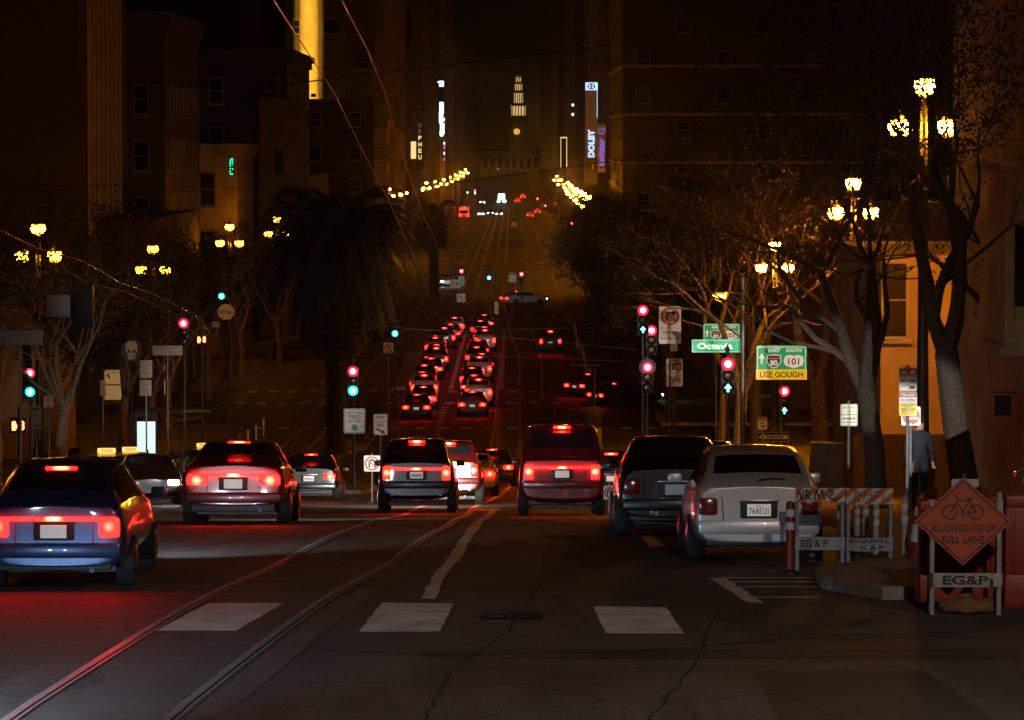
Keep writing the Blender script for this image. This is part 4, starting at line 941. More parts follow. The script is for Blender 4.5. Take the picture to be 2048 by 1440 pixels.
ya = [235.5, 243, 251, 258.5, 266.5, 275, 284, 293.5, 304, 315, 327, 340]; yb = [238, 246.5, 255, 263.5, 272, 281, 290, 300, 311, 322, 334, 346]
for i, y in enumerate(ya): far_car(kinds[i], cols[i], -5.6+.25*math.sin(i*1.3)+(.5 if i > 8 else 0), y, '%s %s %s' % (cols[i], 'car' if kinds[i] != 'suv' else 'tall car', ql(i, 'left')), 'left lane of the queue of red tail lights')
for i, y in enumerate(yb): far_car(kinds[(i+5) % 18], cols[(i+7) % 18], -2.35+.3*math.sin(i*1.7), y, '%s %s %s' % (cols[(i+7) % 18], 'car' if kinds[(i+5) % 18] != 'suv' else 'tall car', ql(i, 'right')), 'right lane of the queue of red tail lights')
car('suv', 'black', 2.95, 309, 'dark off-roader with spare wheel alone in the right-hand lane beyond the crossing', tail=L_BRAKE, brake=L_BRAKE, head=L_HEADO, detail=False)
far_car('sedan', 'grey', 5.4, 256, 'grey sedan turning right over the far crosswalk', 'turning cars', rz=R(-38))
far_car('sedan', 'black', 7.0, 246, 'black sedan ahead in the right turn over the far crosswalk', 'turning cars', rz=R(-55))
far_car('sedan', 'silver', 1.2, 407, 'silver sedan turning beside the second crossing', 'turning cars', rz=R(-60))
far_car('sedan', 'silver', -7.6, 470, 'silver oncoming car with white headlights beside the palm crown', 'oncoming cars', rz=math.pi, mode='head')
for i, (px, r_, k, c_, md, lb) in enumerate([(1060, 436, 'sedan', 'black', 'tail', 'pair of far red tail lights right of the oncoming headlights, nearer car'), (1075, 428, 'hatch', 'grey', 'tail', 'far red tail lights at the right kerb, farther car'), (860, 415, 'sedan', 'grey', 'tail', 'far car with red lights at the left kerb below the lamps'),
                                       (962, 432, 'sedan', 'white', 'head', 'far oncoming car, leftmost of the white headlight row'), (981, 432, 'suv', 'black', 'head', 'far oncoming car, middle of the white headlight row'), (998, 432, 'sedan', 'grey', 'head', 'far oncoming car, rightmost of the white headlight row'),
                                       (1035, 405, 'sedan', 'black', 'tail', 'distant red tail lights beside the bright streetcar, lower'), (1046, 398, 'suv', 'grey', 'tail', 'distant red tail lights beside the bright streetcar, upper'), (965, 408, 'sedan', 'grey', 'head', 'distant warm headlights left of the streetcar'), (905, 420, 'sedan', 'black', 'tail', 'distant tail lights just left of the bright red bus')]):
    p = G(px, r_); far_car(k, c_, p.x, p.y, lb, 'far cars near the end of the street', rz=0 if md == 'tail' else math.pi, mode=md)
# far bus with red lights, streetcar with white lights
def busy(name, label, px, row, w, h, L, pm, rear, cat):
    p = G(px, row); t = thing(name, label, cat, (p.x, p.y, p.z))
    MB().use(pm).bbox(-w/2, w/2, 0, L, .35, h, .2).build('body', t)
    MB().use(NW if not rear else GLASS).bbox(-w/2+.25, w/2-.25, -.03, .02, h*.45, h*.82, .02).build('rear_window' if rear else 'windshield', t)
    for s in (-1, 1):
        MB().use(L_BRAKE if rear else L_HEAD).bbox(-.34, .34, -.06, .05, -.24, .24, .03).build('tail_light' if rear else 'headlight', t, (s*(w/2-.35), -.02, .95))
        for yy in (1.6, L-2): MB().use(RUB).lathe([(.3, -.14), (.48, -.12), (.48, .12), (.3, .14)], 14, axis='x').build('wheel', t, (s*(w/2-.12), yy, .48))
        if rear: MB().use(L_BRAKE).bbox(-.5, .5, -.06, .05, -.18, .18, .03).build('brake_light', t, (s*.55, -.02, h-.55))
    if not rear:
        MB().use(NW).bbox(-w/2+.3, w/2-.3, -.06, .05, -.25, .25, .03).build('destination_sign', t, (0, -.02, h-.4))
    return t
busy('bus', 'far bus seen from behind with brilliant red brake lights', 928, 437, 2.6, 3.1, 11, PT['white'], True, 'bus')
busy('streetcar', 'far oncoming streetcar with bright white headlights and lit sign', 1003, 408, 2.7, 3.5, 14, PT['cream'], False, 'streetcar')
busy('delivery_truck', 'far truck with red lights parked at the right kerb', 1118, 412, 2.4, 3.0, 8, PT['grey'], True, 'truck')
# unseen cars added so their beams light the near road and signs
car('sedan', 'grey', -6.9, 29.5, 'unseen sedan added at the lower left to throw blue light', head=L_HEADN, lamp=beams(5200, (.45, .72, 1), 64, 15, -16), name='sedan_car')  # blue beam put in for the pale wedge on the road
t = car('suv', 'grey', -.6, 15.5, 'unseen utility vehicle added below the view, beams brightening the signs', head=L_HEADN)
for sx in (-1, 1):
    ld = bpy.data.lights.new('sign_fill_beam', 'SPOT'); ld.energy = 190000; ld.color = (1, .95, .88); ld.spot_size = R(3.4); ld.spot_blend = .35; ld.shadow_soft_size = .06  # narrow spot added to brighten the mid-street signs
    lo = link('sign_fill_beam', ld, t, (sx*.64, 2.6, .95)); lo.rotation_euler = (R(90-.75), 0, R(.5)); lo.scale = (1, .60, 1)

t = car('sedan', 'grey', 8.0, 19.5, 'unseen sedan added at the lower right kerb, beams brightening the signs', head=L_HEADN)
for sx in (-1, 1):
    ld = bpy.data.lights.new('sign_fill_beam', 'SPOT'); ld.energy = 80000; ld.color = (1, .95, .88); ld.spot_size = R(3.2); ld.spot_blend = .4; ld.shadow_soft_size = .06  # narrow spot added to brighten the right-hand signs
    lo = link('sign_fill_beam', ld, t, (sx*.64, 2.6, .75)); lo.rotation_euler = (R(90-.6), 0, R(1.0)); lo.scale = (1, .8, 1)
# ================================================================ SIGNALS
def Zr(px, row, Y): return at(px, row, Y)
def sg(px, row_mid, Y, label, lit, **k):
    c = at(px, row_mid, Y); return signal(c.x, Y, c.z, label, lit, **k)
sg(706, 762, 148, 'signal on the palm median showing red above green, over the left-turn sign', ('r', 'g'))
sg(60, 765, 152, 'signal at the far left edge showing red above green', ('r', 'g'))
sg(1286, 640, 148, 'signal with red light over green arrow, left of the white no-turn sign', ('r', 'g', 'a'), extra=[(.32, -.75, ('r',), 3)])
sg(1295, 755, 140, 'signal with a big red light in a round dark backplate', ('r',), backdisc=True)
sg(1456, 752, 119, 'nearest signal with red light over green arrow, below the green street name', ('r', 'g', 'a'), hood=True)
sg(1569, 802, 148, 'signal with red light over green arrow, below the yellow-bottomed guide sign', ('r', 'g', 'a'))
sg(367, 665, 158, 'hanging red signal on the left pole above the countdown', ('r',), backdisc=True)
sg(443, 580, 232, 'high green signal above the round white sign at left', ('g',))
sg(790, 655, 236, 'green signal over the no-left-turn sign on the median', ('g',))
sg(978, 548, 372, 'green signal in mid-street at the second crossing', ('g',))
sg(923, 550, 372, 'red signal left of the mid-street green one at the second crossing', ('r',))
sg(1043, 556, 372, 'red signal right of the mid-street green one at the second crossing', ('r',))
sg(912, 545, 371, 'dark unlit signal facing away beside the left red one', ())
sg(1172, 516, 430, 'small red signal low in the right-hand trees', ('r',)); sg(1144, 452, 540, 'small red signal high in the right-hand trees', ('r',))
for px, r_, Y, l_, lb in ((935, 382, 1040, ('g',), 'far green signal below the end of the left lamps'), (950, 384, 1060, ('r', 'g'), 'far signal with red over green right of the far green one'), (859, 376, 900, ('r',), 'far red signal under the bright left lamps'), (1075, 400, 1000, ('r',), 'far red signal right of the streetcar'), (1091, 415, 900, ('r',), 'far red signal at the right kerb by the trees'), (996, 340, 1500, ('r',), 'far red signal above the streetcar')):
    t = sg(px, r_, Y, lb, l_); 
# cantilevered dark signal with its back to us, left
c = at(165, 612, 92); t = thing('traffic_signal', 'dark signal seen from behind on a curved arm at the upper left', 'traffic light', (at(-60, 600, 92).x, 92, gz(92)))
hh = c.z-gz(92); dx = c.x-t.location.x
MB().use(GALV).lathe([(.2, 0), (.1, hh+.2)], 10).tube([(0, 0, hh-.2), (dx*.4, 0, hh+.2), (dx*.8, 0, hh+.35), (dx, 0, hh+.35)], [.08, .07, .05, .045], 8).build('pole', t)
MB().use(SBLK).bbox(-.24, .24, -.1, .12, -.52, .52, .03).build('signal_head', t, (dx, .1, hh))
for k in range(3): MB().use(DARKM).lathe([(.15, .12), (.16, .34)], 12, c=(0, 0, -.36+.36*k), axis='y').build('visor', t, (dx, .1, hh))
MB().use(GALV).bbox(-.27, .27, -.01, .01, -.26, .26, .008).build('sign_back', t, (dx-.55, -.02, hh))
def back_board(name, label, px, row, Y, wpx, hpx, m, post=True):
    c = at(px, row, Y); s = FPX/Y; w, h = wpx/s, hpx/s; g = gz(Y); t = thing(name, label, 'sign', (c.x, Y, g))
    MB().use(m).bbox(-w/2, w/2, -.012, .012, -h/2, h/2, .01).build('panel', t, (0, 0, c.z-g))
    MB().use(GALV).box(-w/2+.05, w/2-.05, -.03, -.014, h*.2, h*.2+.04).box(-w/2+.05, w/2-.05, -.03, -.014, -h*.2, -h*.2+.04).build('stiffener', t, (0, 0, c.z-g))
    if post: MB().use(GALV).tube([(0, .05, 0), (0, .05, c.z-g)], .03, 6).build('post', t)
ALU = mat('sign_back_metal', (.52, .42, .30), .5, .3, noise=.3, nscale=4)
back_board('street_name_sign', 'blank back of a long street name sign at the left edge', 40, 675, 100, 92, 30, ALU); back_board('small_street_sign', 'blank back of a short pale sign left of the red hanging signal', 335, 701, 150, 60, 20, ALU)
back_board('kerbside_panel', 'tall blank tan board by the lit bus shelter', 292, 738, 140, 25, 36, ALU); back_board('lower_kerbside_panel', 'lower tan board under the tall one by the shelter', 291, 776, 139, 24, 32, ALU, False); back_board('tan_marker', 'small upright tan marker left of the bus shelter', 206, 776, 170, 12, 32, ALU)
pc = at(36, 851, 112); pedsignal(pc.x, 112, pc.z, 'red hand crossing signal with countdown at the left edge', '8')
pc = at(403, 679, 170); pedsignal(pc.x, 170, pc.z, 'small red crossing countdown beside the hanging red signal', '8')
pc = at(1752, 863, 128); pedsignal(pc.x, 127.5, pc.z, 'white walking-figure crossing signal on the right pavement', walk=True)
# ================================================================ SIGNS
B = SBLK
sign('left_turn_yield_sign', 'white sign reading LEFT TURN YIELD ON GREEN with green disc', 709, 842, 140, 43, 50, WHT, [('t', 'LEFT TURN', 0, .33, .74, .10, B), ('t', 'YIELD', 0, .17, .58, .15, B, .02), ('t', 'ON GREEN', 0, .0, .66, .10, B), ('disc', 0, -.26, .15, SGRN)], border=B)
sign('stop_here_sign', 'white STOP HERE ON RED sign with arrow, right of the yield sign', 761, 849, 138, 28, 42, WHT, [('t', 'STOP', 0, .34, .68, .15, B, .03), ('t', 'HERE ON', 0, .15, .72, .08, B), ('t', 'RED', 0, -.03, .5, .14, B, .03), ('line', -.3, -.2, .1, -.34, .13, B), ('poly', [(.36, -.42), (.02, -.42), (.22, -.24)], B)], border=B)
uarrow = [('line', -.17, -.25, -.17, .1, .10, B), ('line', -.17, .12, .0, .26, .10, B), ('line', 0, .26, .17, .12, .10, B), ('line', .17, .1, .17, -.1, .10, B), ('poly', [(.04, -.08), (.3, -.08), (.17, -.3)], B)]
sign('no_u_turn_sign', 'white square no-U-turn sign in front of the waiting sedan', 744, 927, 117, 32, 32, WHT, uarrow+[('no', 0, 0, .45)])
sign('no_u_turn_sign', 'low no-U-turn sign between the van and the white lane posts', 1219, 985, 88, 24, 28, WHT, uarrow+[('no', 0, 0, .45)])
lturn = [('line', .12, -.28, .12, .1, .10, B), ('line', .12, .1, -.1, .1, .10, B), ('poly', [(-.08, .26), (-.08, -.06), (-.32, .1)], B)]
sign('no_left_turn_sign', 'small no-left-turn sign below the median green signal', 777, 696, 234, 20, 22, WHT, lturn+[('no', 0, 0, .45)])
rturn = [('line', -.14, -.22, -.14, .14, .10, B), ('line', -.14, .14, .12, .14, .10, B), ('poly', [(.1, .28), (.1, 0), (.34, .14)], B)]
def up(els, dz, k):
    o = []
    for e in els:
        if e[0] == 'line': o.append(('line', e[1], e[2]*k+dz, e[3], e[4]*k+dz, e[5], e[6]))
        elif e[0] == 'poly': o.append(('poly', [(a, b_*k+dz) for a, b_ in e[1]], e[2]))
        elif e[0] == 'no': o.append(('no', e[1], e[2]*k+dz, e[3]))
    return o
sign('no_right_turn_sign', 'large no-right-turn sign with PHOTO ENFORCED plate on the right', 1340, 650, 136, 44, 75, WHT, up(rturn+[('no', 0, 0, .42)], .24, .58)+[('t', 'PHOTO', 0, -.20, .62, .07, B), ('t', 'ENFORCED', 0, -.36, .84, .07, B), ('line', -.48, -.08, .48, -.08, .015, B)], pm=DARKM)
sign('no_right_turn_sign', 'lower no-right-turn sign with EXCEPT bicycle plate on the right', 1349, 745, 148, 33, 56, WHT, up(rturn+[('no', 0, 0, .44)], .21, .6)+[('t', 'EXCEPT', 0, -.20, .66, .09, B), ('ring', -.2, -.36, .12, B), ('ring', .2, -.36, .12, B), ('line', -.2, -.36, 0, -.28, .04, B), ('line', 0, -.28, .2, -.36, .04, B)], pm=DARKM)
for e in (): pass
sign('exception_plate', 'small EXCEPT plate between the two no-right-turn signs', 1348, 694, 150, 14, 17, WHT, [('t', 'EXC', 0, .2, .7, .2, B), ('ring', 0, -.2, .2, B)], pm=DARKM)
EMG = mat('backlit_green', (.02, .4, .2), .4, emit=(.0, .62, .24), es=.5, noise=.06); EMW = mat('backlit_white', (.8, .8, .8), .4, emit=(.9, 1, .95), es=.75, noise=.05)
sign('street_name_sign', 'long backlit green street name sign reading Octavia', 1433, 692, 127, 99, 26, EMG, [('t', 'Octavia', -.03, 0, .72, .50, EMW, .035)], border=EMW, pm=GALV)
def guide(label, px, row, Y, w, h, gm, wm_, full=True):
    top = .16 if full else 0
    els = [('poly', [(-.5, -.5), (.5, -.5), (.5, -.2), (-.5, -.2)], GYL)] if full else []
    els += [('t', 'EAST', -.14, .36, .24, .11, wm_, .03), ('t', 'SOUTH', .24, .36, .30, .11, wm_, .03), ('line', -.39, -.04, -.39, .14, .035, wm_), ('poly', [(-.45, .12), (-.33, .12), (-.39, .27)], wm_)]
    els += [('poly', [(-.29, .2), (-.15, .24), (-.01, .2), (-.0, .02), (-.07, -.12), (-.15, -.17), (-.23, -.12), (-.3, .02)], wm_), ('poly', [(-.275, .11), (-.025, .11), (-.02, .03), (-.08, -.10), (-.15, -.145), (-.22, -.10), (-.28, .03)], SBLU, .002), ('poly', [(-.275, .12), (-.025, .12), (-.025, .19), (-.15, .21), (-.275, .19)], SRED, .002), ('t', '80', -.15, -.01, .15, .16, wm_, .03),
            ('poly', [(.07, .18), (.15, .22), (.24, .19), (.33, .22), (.41, .18), (.44, .05), (.41, -.08), (.24, -.17), (.07, -.08), (.04, .05)], GWT), ('t', '101', .24, .03, .22, .19, B, .02)]
    if full: els += [('t', 'USE GOUGH', 0, -.35, .84, .17, B, .015)]
    out = []
    for e in els:
        if e[0] == 't' and e[1] in ('80', '101'): out.append(e)
        else: out.append(e)
    return sign('highway_guide_sign', label, px, row, Y, w, h, gm, out, border=wm_, posts=1, pm=GALV)
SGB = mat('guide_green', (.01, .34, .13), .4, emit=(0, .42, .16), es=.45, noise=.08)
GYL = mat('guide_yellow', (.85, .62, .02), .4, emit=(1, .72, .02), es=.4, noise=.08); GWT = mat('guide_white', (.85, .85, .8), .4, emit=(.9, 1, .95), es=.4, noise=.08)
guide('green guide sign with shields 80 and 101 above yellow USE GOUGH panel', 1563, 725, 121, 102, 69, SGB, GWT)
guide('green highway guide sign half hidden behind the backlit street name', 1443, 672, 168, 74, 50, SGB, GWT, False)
DRD = mat('sign_dark_red', (.30, .02, .02), .45, noise=.15, nscale=8)
sign('no_stopping_sign', 'white and dark red NO STOPPING ANY TIME sign, topmost on its post', 1816, 759, 68, 36, 47, WHT, [('poly', [(-.48, .14), (.48, .14), (.48, .48), (-.48, .48)], DRD), ('poly', [(-.4, .30), (-.3, .38), (-.12, .38), (-.05, .30), (-.05, .26), (-.4, .26)], WHT, .002), ('poly', [(.1, .28), (.2, .40), (.3, .40), (.42, .30), (.42, .26), (.1, .26)], WHT, .002), ('t', 'NO STOPPING', 0, .2, .86, .09, WHT, .02), ('t', 'ANY TIME', 0, -.06, .82, .15, B, .02), ('line', -.36, -.25, .1, -.25, .04, SRED), ('poly', [(.08, -.40), (.38, -.40), (.38, -.27), (.08, -.27)], B)], border=DRD)
sign('tow_away_sign', 'yellow tow-away NO STOPPING sign under the dark red one', 1816, 808, 68, 36, 48, SYEL, [('poly', [(-.48, .28), (.48, .28), (.48, .48), (-.48, .48)], DRD), ('t', 'TOW-AWAY', 0, .38, .8, .12, WHT, .03), ('poly', [(-.48, .05), (.48, .05), (.48, .28), (-.48, .28)], WHT), ('t', 'NO STOPPING', 0, .16, .86, .14, SBLU, .03), ('t', 'EXCEPT 30 MINUTE', 0, .0, .8, .04, B), ('t', 'COMMERCIAL VEHICLE', 0, -.06, .8, .04, B), ('t', 'LOADING', 0, -.12, .4, .04, B), ('t', '8AM to 6PM', 0, -.22, .76, .08, B, .02), ('t', 'MON - FRI', 0, -.32, .6, .06, B, .02), ('line', -.3, -.42, .3, -.42, .03, B)], post=False)
sign('do_not_enter_sign', 'round red DO NOT ENTER sign mostly behind the yellow tow-away sign', 1822, 832, 72, 38, 38, WHT, [('disc', 0, 0, .47, DRD), ('t', 'ENTER', .1, -.12, .6, .14, WHT, .03)])
sign('sidewalk_rule_sign', 'pale green-white sign about skateboard and bicycle riding on sidewalk', 1698, 830, 76, 34, 44, mat('sign_pale_green', (.72, .78, .55), .5, noise=.1, nscale=6), [('t', 'SKATEBOARD', 0, .34, .74, .08, B), ('t', 'AND', 0, .18, .22, .08, B), ('t', 'BICYCLE RIDING', 0, .02, .84, .08, B), ('t', 'PROHIBITED', 0, -.16, .8, .09, B, .05), ('t', 'ON SIDEWALK', 0, -.33, .8, .08, B)], border=B)
sign('small_no_stopping_sign', 'little white and red NO STOPPING ANY TIME sign above the silver car', 1525, 846, 132, 19, 26, WHT, [('poly', [(-.48, .2), (.48, .2), (.48, .48), (-.48, .48)], SRED), ('t', 'NO STOPPING', 0, .32, .8, .12, WHT, .03), ('t', 'ANY', 0, .0, .5, .16, B, .03), ('t', 'TIME', 0, -.26, .6, .16, B, .03)])
sign('one_way_sign', 'black and white ONE WAY arrow sign just above the silver car roof', 1546, 874, 134, 66, 20, SBLK, [('poly', [(-.46, 0), (-.26, .36), (-.26, .2), (.44, .2), (.44, -.2), (-.26, -.2), (-.26, -.36)], WHT), ('t', 'ONE WAY', .08, 0, .56, .28, B, .05)], border=WHT)
sign('lane_arrow_sign', 'white two-arrow lane sign in mid-street left of the queue', 910, 568, 368, 21, 17, WHT, [('line', -.25, -.3, -.25, .2, .08, B), ('line', -.25, .2, -.05, .2, .06, B), ('line', .2, -.3, .2, .2, .08, B), ('line', .2, .2, .4, .2, .06, B), ('line', 0, -.4, 0, .4, .02, B)])
sign('lane_text_sign', 'white text sign touching the two-arrow lane sign', 923, 562, 370, 12, 20, WHT, [('line', -.4, .36, .4, .36, .12, SRED), ('line', -.3, .1, .3, .1, .10, B), ('line', -.3, -.12, .3, -.12, .10, B), ('line', -.3, -.34, .3, -.34, .10, B)], post=False)
sign('no_left_turn_sign', 'no-left-turn sign above the start of the traffic queue', 922, 596, 352, 17, 17, WHT, lturn+[('no', 0, 0, .45)])
sign('transit_sign', 'small white notice sign right of the mid-street green signal', 1025, 555, 368, 15, 19, WHT, [('line', -.48, .38, .48, .38, .18, B)])
sign('notice_sign', 'tiny white notice sign at the far crossing right of the headlights', 1028, 449, 760, 11, 10, WHT, [('line', -.3, -.25, .3, -.25, .12, B)])
sign('chevron_marker', 'narrow yellow and black hazard marker at the queue end', 993, 616, 346, 8, 24, SYEL, [('line', -.4, -.30+.2*k, .4, -.18+.2*k, .16, B) for k in range(4)])
sign('round_blade_sign', 'round white sign reading GOUGH below the high green signal', 452, 624, 226, 34, 32, WHT, [('t', 'GOUGH', 0, 0, .82, .22, B, .02)], pm=DARKM, shape='circle')
sign('small_blue_sign', 'small pale notice under the round white sign', 432, 649, 224, 14, 11, mat('pale_blue_board', (.5, .6, .65), .5, noise=.2, nscale=4), [('line', -.3, 0, .3, 0, .1, B)], post=False)
SKB = mat('bone_paint', (.6, .48, .3), .6, noise=.2, nscale=6)
sign('skull_sign', 'round dark shop sign with a pale painted skull', 263, 701, 150, 40, 44, SBLK, [('poly', [(-.28, .3), (-.14, .44), (.14, .44), (.28, .3), (.3, .0), (.2, -.16), (.16, -.4), (-.16, -.4), (-.2, -.16), (-.3, .0)], SKB), ('poly', [(-.2, .04), (-.04, .0), (-.08, -.12), (-.2, -.1)], SBLK, .002), ('poly', [(.2, .04), (.04, .0), (.08, -.12), (.2, -.1)], SBLK, .002), ('poly', [(-.04, -.14), (.04, -.14), (0, -.06)], SBLK, .002), ('line', -.14, -.27, .14, -.27, .02, SBLK), ('line', -.06, -.22, -.06, -.36, .02, SBLK), ('line', .06, -.22, .06, -.36, .02, SBLK)], shape='circle', pm=DARKM)
sign('parking_rule_sign', 'small red and white parking sign right of the left-edge signal', 97, 803, 120, 19, 23, WHT, [('t', 'NO', 0, .3, .5, .16, SRED, .03), ('t', 'PARKING', 0, .08, .8, .14, SRED, .02), ('t', 'ANY', 0, -.14, .5, .14, SRED), ('t', 'TIME', 0, -.34, .6, .14, SRED)])
sign('kerb_notice_sign', 'dim narrow white notice low at the left edge', 72, 835, 118, 20, 46, mat('dim_white_board', (.3, .3, .28), .5, noise=.3, nscale=4), [('line', -.35, .36, .35, .36, .2, B), ('line', -.12, .06, .12, .06, .2, B), ('line', -.3, -.36, .35, -.36, .14, B)])
sign('lit_poster_panel', 'small bright lit poster panel at far left', 113, 741, 200, 9, 24, NW if False else mat('lit_poster', (.8, .9, .8), .4, emit=(.85, 1, .8), es=1.1, noise=.4, nscale=12), [], post=True)
# white top-hat sign right behind the diamond
sign('small_white_sign', 'small blank white plate peeking above the orange diamond sign', 1930, 966, 50, 54, 16, WHT, [], pm=GALV)
# bus shelter with lit ad
c = G(292, 812); Y = 160; c = at(292, 800, Y); t = thing('bus_shelter', 'bus shelter with a bright lit advertisement on the left pavement', 'bus shelter', (c.x, Y, gz(Y)))
AD = mat('lit_advert', (.7, .9, .8), .4, emit=(.75, 1, .95), es=1.0, noise=.75, nscale=2.2, wear=(.1, .5, .3))
MB().use(DARKM).box(-.45, .45, 0, .3, 2.5, 2.65).box(-.45, -.38, 0, .3, 0, 2.5).box(.38, .45, 0, .3, 0, 2.5).build('frame', t, (0, 0, .15), sm=False); MB().use(AD).box(-.36, .36, -.01, .1, .5, 2.3).build('advert_panel', t, (0, 0, .15), sm=False); MB().use(DARKM).bbox(-.5, 2.6, 0, 1.4, 2.66, 2.76, .03).build('roof', t, (0, 0, .15))
# ================================================================ WIRES
def wire(label, pts, r=.011, m=COPPER, name='trolley_wire', grp=None):
    b = MB().use(m); P = []
    pts = [Vector(p) for p in pts]
    for a, c in zip(pts, pts[1:]):
        n = 6 if (c-a).length > 60 else 1
        for i in range(n):
            q = a.lerp(c, i/n); q.z -= .25*4*(i/n)*(1-i/n)*(n > 1); P.append(q)
    P.append(pts[-1]); b.tube(P, r, 6); o = b.build(name); tag(o, label, 'overhead wire', grp); return o
def wpx(lst): return [at(x, r, Y) for x, r, Y in lst]
BW = mat('black_wire', (.02, .018, .015), .5, noise=.1)
wire('red-glinting overhead wire running from top left of centre down past the palm', wpx([(510, -60, 19), (547, 0, 22), (668, 185, 42), (732, 315, 56), (775, 395, 70), (822, 500, 92), (848, 560, 110), (872, 625, 132)])+[Vector((-2.3, 230, gz(230)+5.6)), Vector((-2.8, 400, gz(400)+5.6)), Vector((-2.6, 1000, gz(1000)+5.6))], r=.005)
wire('thinner red-lit overhead wire from the top, right of the long one', wpx([(660, -50, 19), (683, 0, 22), (735, 100, 32), (770, 185, 42), (793, 270, 54), (815, 340, 66), (850, 440, 88), (880, 500, 110), (900, 560, 128)])+[Vector((-.6, 230, gz(230)+5.6)), Vector((-.5, 400, gz(400)+5.6)), Vector((-1, 1000, gz(1000)+5.6))], r=.0035)
wire('pale glinting overhead wire descending across the left trees', wpx([(-60, 430, 66), (0, 460, 72), (78, 497, 80), (170, 523, 91), (240, 565, 101), (308, 588, 112), (390, 630, 130), (440, 690, 150)])+[Vector((-10.6, 230, gz(230)+5.6))], r=.012, m=mat('pale_wire', (.8, .78, .74), .25, 1, noise=.1))
wire('faint lower overhead wire across the left trees', wpx([(130, 540, 84), (180, 568, 94), (250, 583, 104), (350, 627, 122), (400, 680, 142)]), r=.006)
for i, (a, b_, Y, lb) in enumerate([((560, 170), (1300, 82), 60, 'dark span wire high across the street'), ((760, 385), (1330, 308), 95, 'dark span wire crossing in front of the far lamps'), ((860, 515), (1130, 485), 200, 'dark span wire across the middle roadway'), ((640, 640), (1280, 700), 150, 'dark span wire across the traffic queue, upper'), ((640, 662), (1290, 655), 170, 'dark span wire across the traffic queue, middle'), ((0, 370), (620, 376), 110, 'dark span wire across the left trees'), ((250, 165), (600, 166), 90, 'dark span wire across the cornice building'), ((600, 700), (1250, 722), 160, 'dark span wire across the traffic queue, lower')]):
    wire(lb, [at(a[0], a[1], Y), at(b_[0], b_[1], Y)], r=.012 if Y < 150 else .018, m=BW, name='span_wire', grp='span wires')
# tall slim pole right
c = G(1486, 900); Y = 126; xx = at(1486, 700, Y).x
t = thing('utility_pole', 'tall slim steel pole rising beside the street name sign', 'pole', (xx, Y, gz(Y))); hp = at(1486, 545, Y).z-gz(Y)
MB().use(GALV).lathe([(.16, 0), (.09, .5), (.075, hp)], 12).build('shaft', t); MB().use(GALV).tube([(0, .1, hp-2.1), (-1.2, .1, hp-1.2), (-2.4, .1, hp-1.1)], .035, 6).build('arm', t)
# ================================================================ TREES
tr = [('near', 8.9, 78, 'leafy dark tree with forked black limbs by the nearest right lamp', .3), ('near2', 11.3, 88, 'broad dark tree in the upper right corner near the cream house', 1.9), ('near2', 8.4, 92, 'leaning brown-trunked tree in front of the yellow wall', 4.0), 
      ('bare2', 10.3, 135, 'bare-branched tree lit orange below the second right lamp', 0), ('bare', 9.0, 158, 'bare tree with pale limbs left of the second right lamp', 2.2), ('bare2', 11.2, 182, 'bare tree lit orange before the third right lamp', 4.1), ('bare', 11.4, 215, 'small-twigged tree behind the highway signs', 1.0),
      ('leafy', 9.4, 236, 'dense dark tree just left of the cobra lamp', .4), ('leafy2', 9.9, 256, 'dense dark tree above the red signals on the right', 2.0), ('leafy', 10.0, 280, 'dark leafy tree third along the far right kerb', 3.3), ('leafy2', 9.6, 305, 'dark leafy tree fourth along the far right kerb', 5.0), ('leafy', 9.2, 335, 'dark leafy tree fifth along the far right kerb', 1.1), ('leafy2', 8.9, 365, 'dark leafy tree sixth along the far right kerb', 2.7),
      ('leafy', 8.8, 400, 'dark tree overhanging the second crossing on the right', 4.4), ('leafy2', 9.0, 440, 'dark tree below the descending far lamps, nearer one', .8), ('leafy', 10.5, 490, 'dark tree below the descending far lamps, farther one', 2.9), ('leafy2', 12, 560, 'far dark tree at the right edge of the canyon', 3.0), ('leafy', 14, 700, 'farthest dark tree on the right, left of the blade signs', 3.7), ('leafy2', 12.5, 900, 'distant tree right of the clock tower foot', 1.7)]
for k, x, y, lb, rz in tr: tree(k, x, y, lb, 'trees along the right pavement', rz, s=.92 if k.startswith('near') else (1.12 if k.startswith('leafy') else 1.32))
tl = [('mid', -17.0, 150, 'leafy twigged tree directly before the first left lamp', 1.2), ('mid', -18.2, 201, 'leafy twigged tree directly before the second left lamp', 3.0), ('mid', -18.4, 262, 'leafy twigged tree directly before the third left lamp', .3), ('mid', -17.0, 291, 'leafy twigged tree before the lamp beside the palm', 4.9), ('bare2', -17.4, 134, 'bare tree in front of the left-edge lamp', .2), ('bare', -16.9, 150, 'thin tree beside the skull sign', 1.4), ('leafy', -19.8, 170, 'twiggy dark tree at the left edge', 4.0), ('bare2', -18.7, 192, 'bare tree with lamplit twigs behind the hanging signal', 2.3), ('bare', -19.4, 225, 'bare tree left of the second left lamp', .9), ('leafy', -21.5, 246, 'dark tree below the office block', 5.1), ('bare2', -19.0, 250, 'bare tree right of the second left lamp', 3.1), ('bare', -18.8, 278, 'spreading bare tree beside the palm on the left pavement', 4.5), ('leafy2', -21.4, 300, 'dark tree before the pale shop front', 5.4), ('bare2', -18.3, 322, 'bare tree behind the lamp cluster by the palm', 1.9),
      ('leafy', -19.5, 420, 'dark far tree right behind the palm crown', .5), ('leafy2', -19.8, 520, 'dark far tree under the left row of bright lamps', 2.5), ('leafy', -19.8, 640, 'far tree lit orange among the bright left lamps', 1.5), ('leafy2', -19.2, 780, 'far tree below the theatre sign', 4.2), ('bare2', -18.6, 950, 'distant tree under the last left lamps', .1)]
for k, x, y, lb, rz in tl: tree(k, x, y, lb, 'trees along the left pavement', rz, s=1.0)
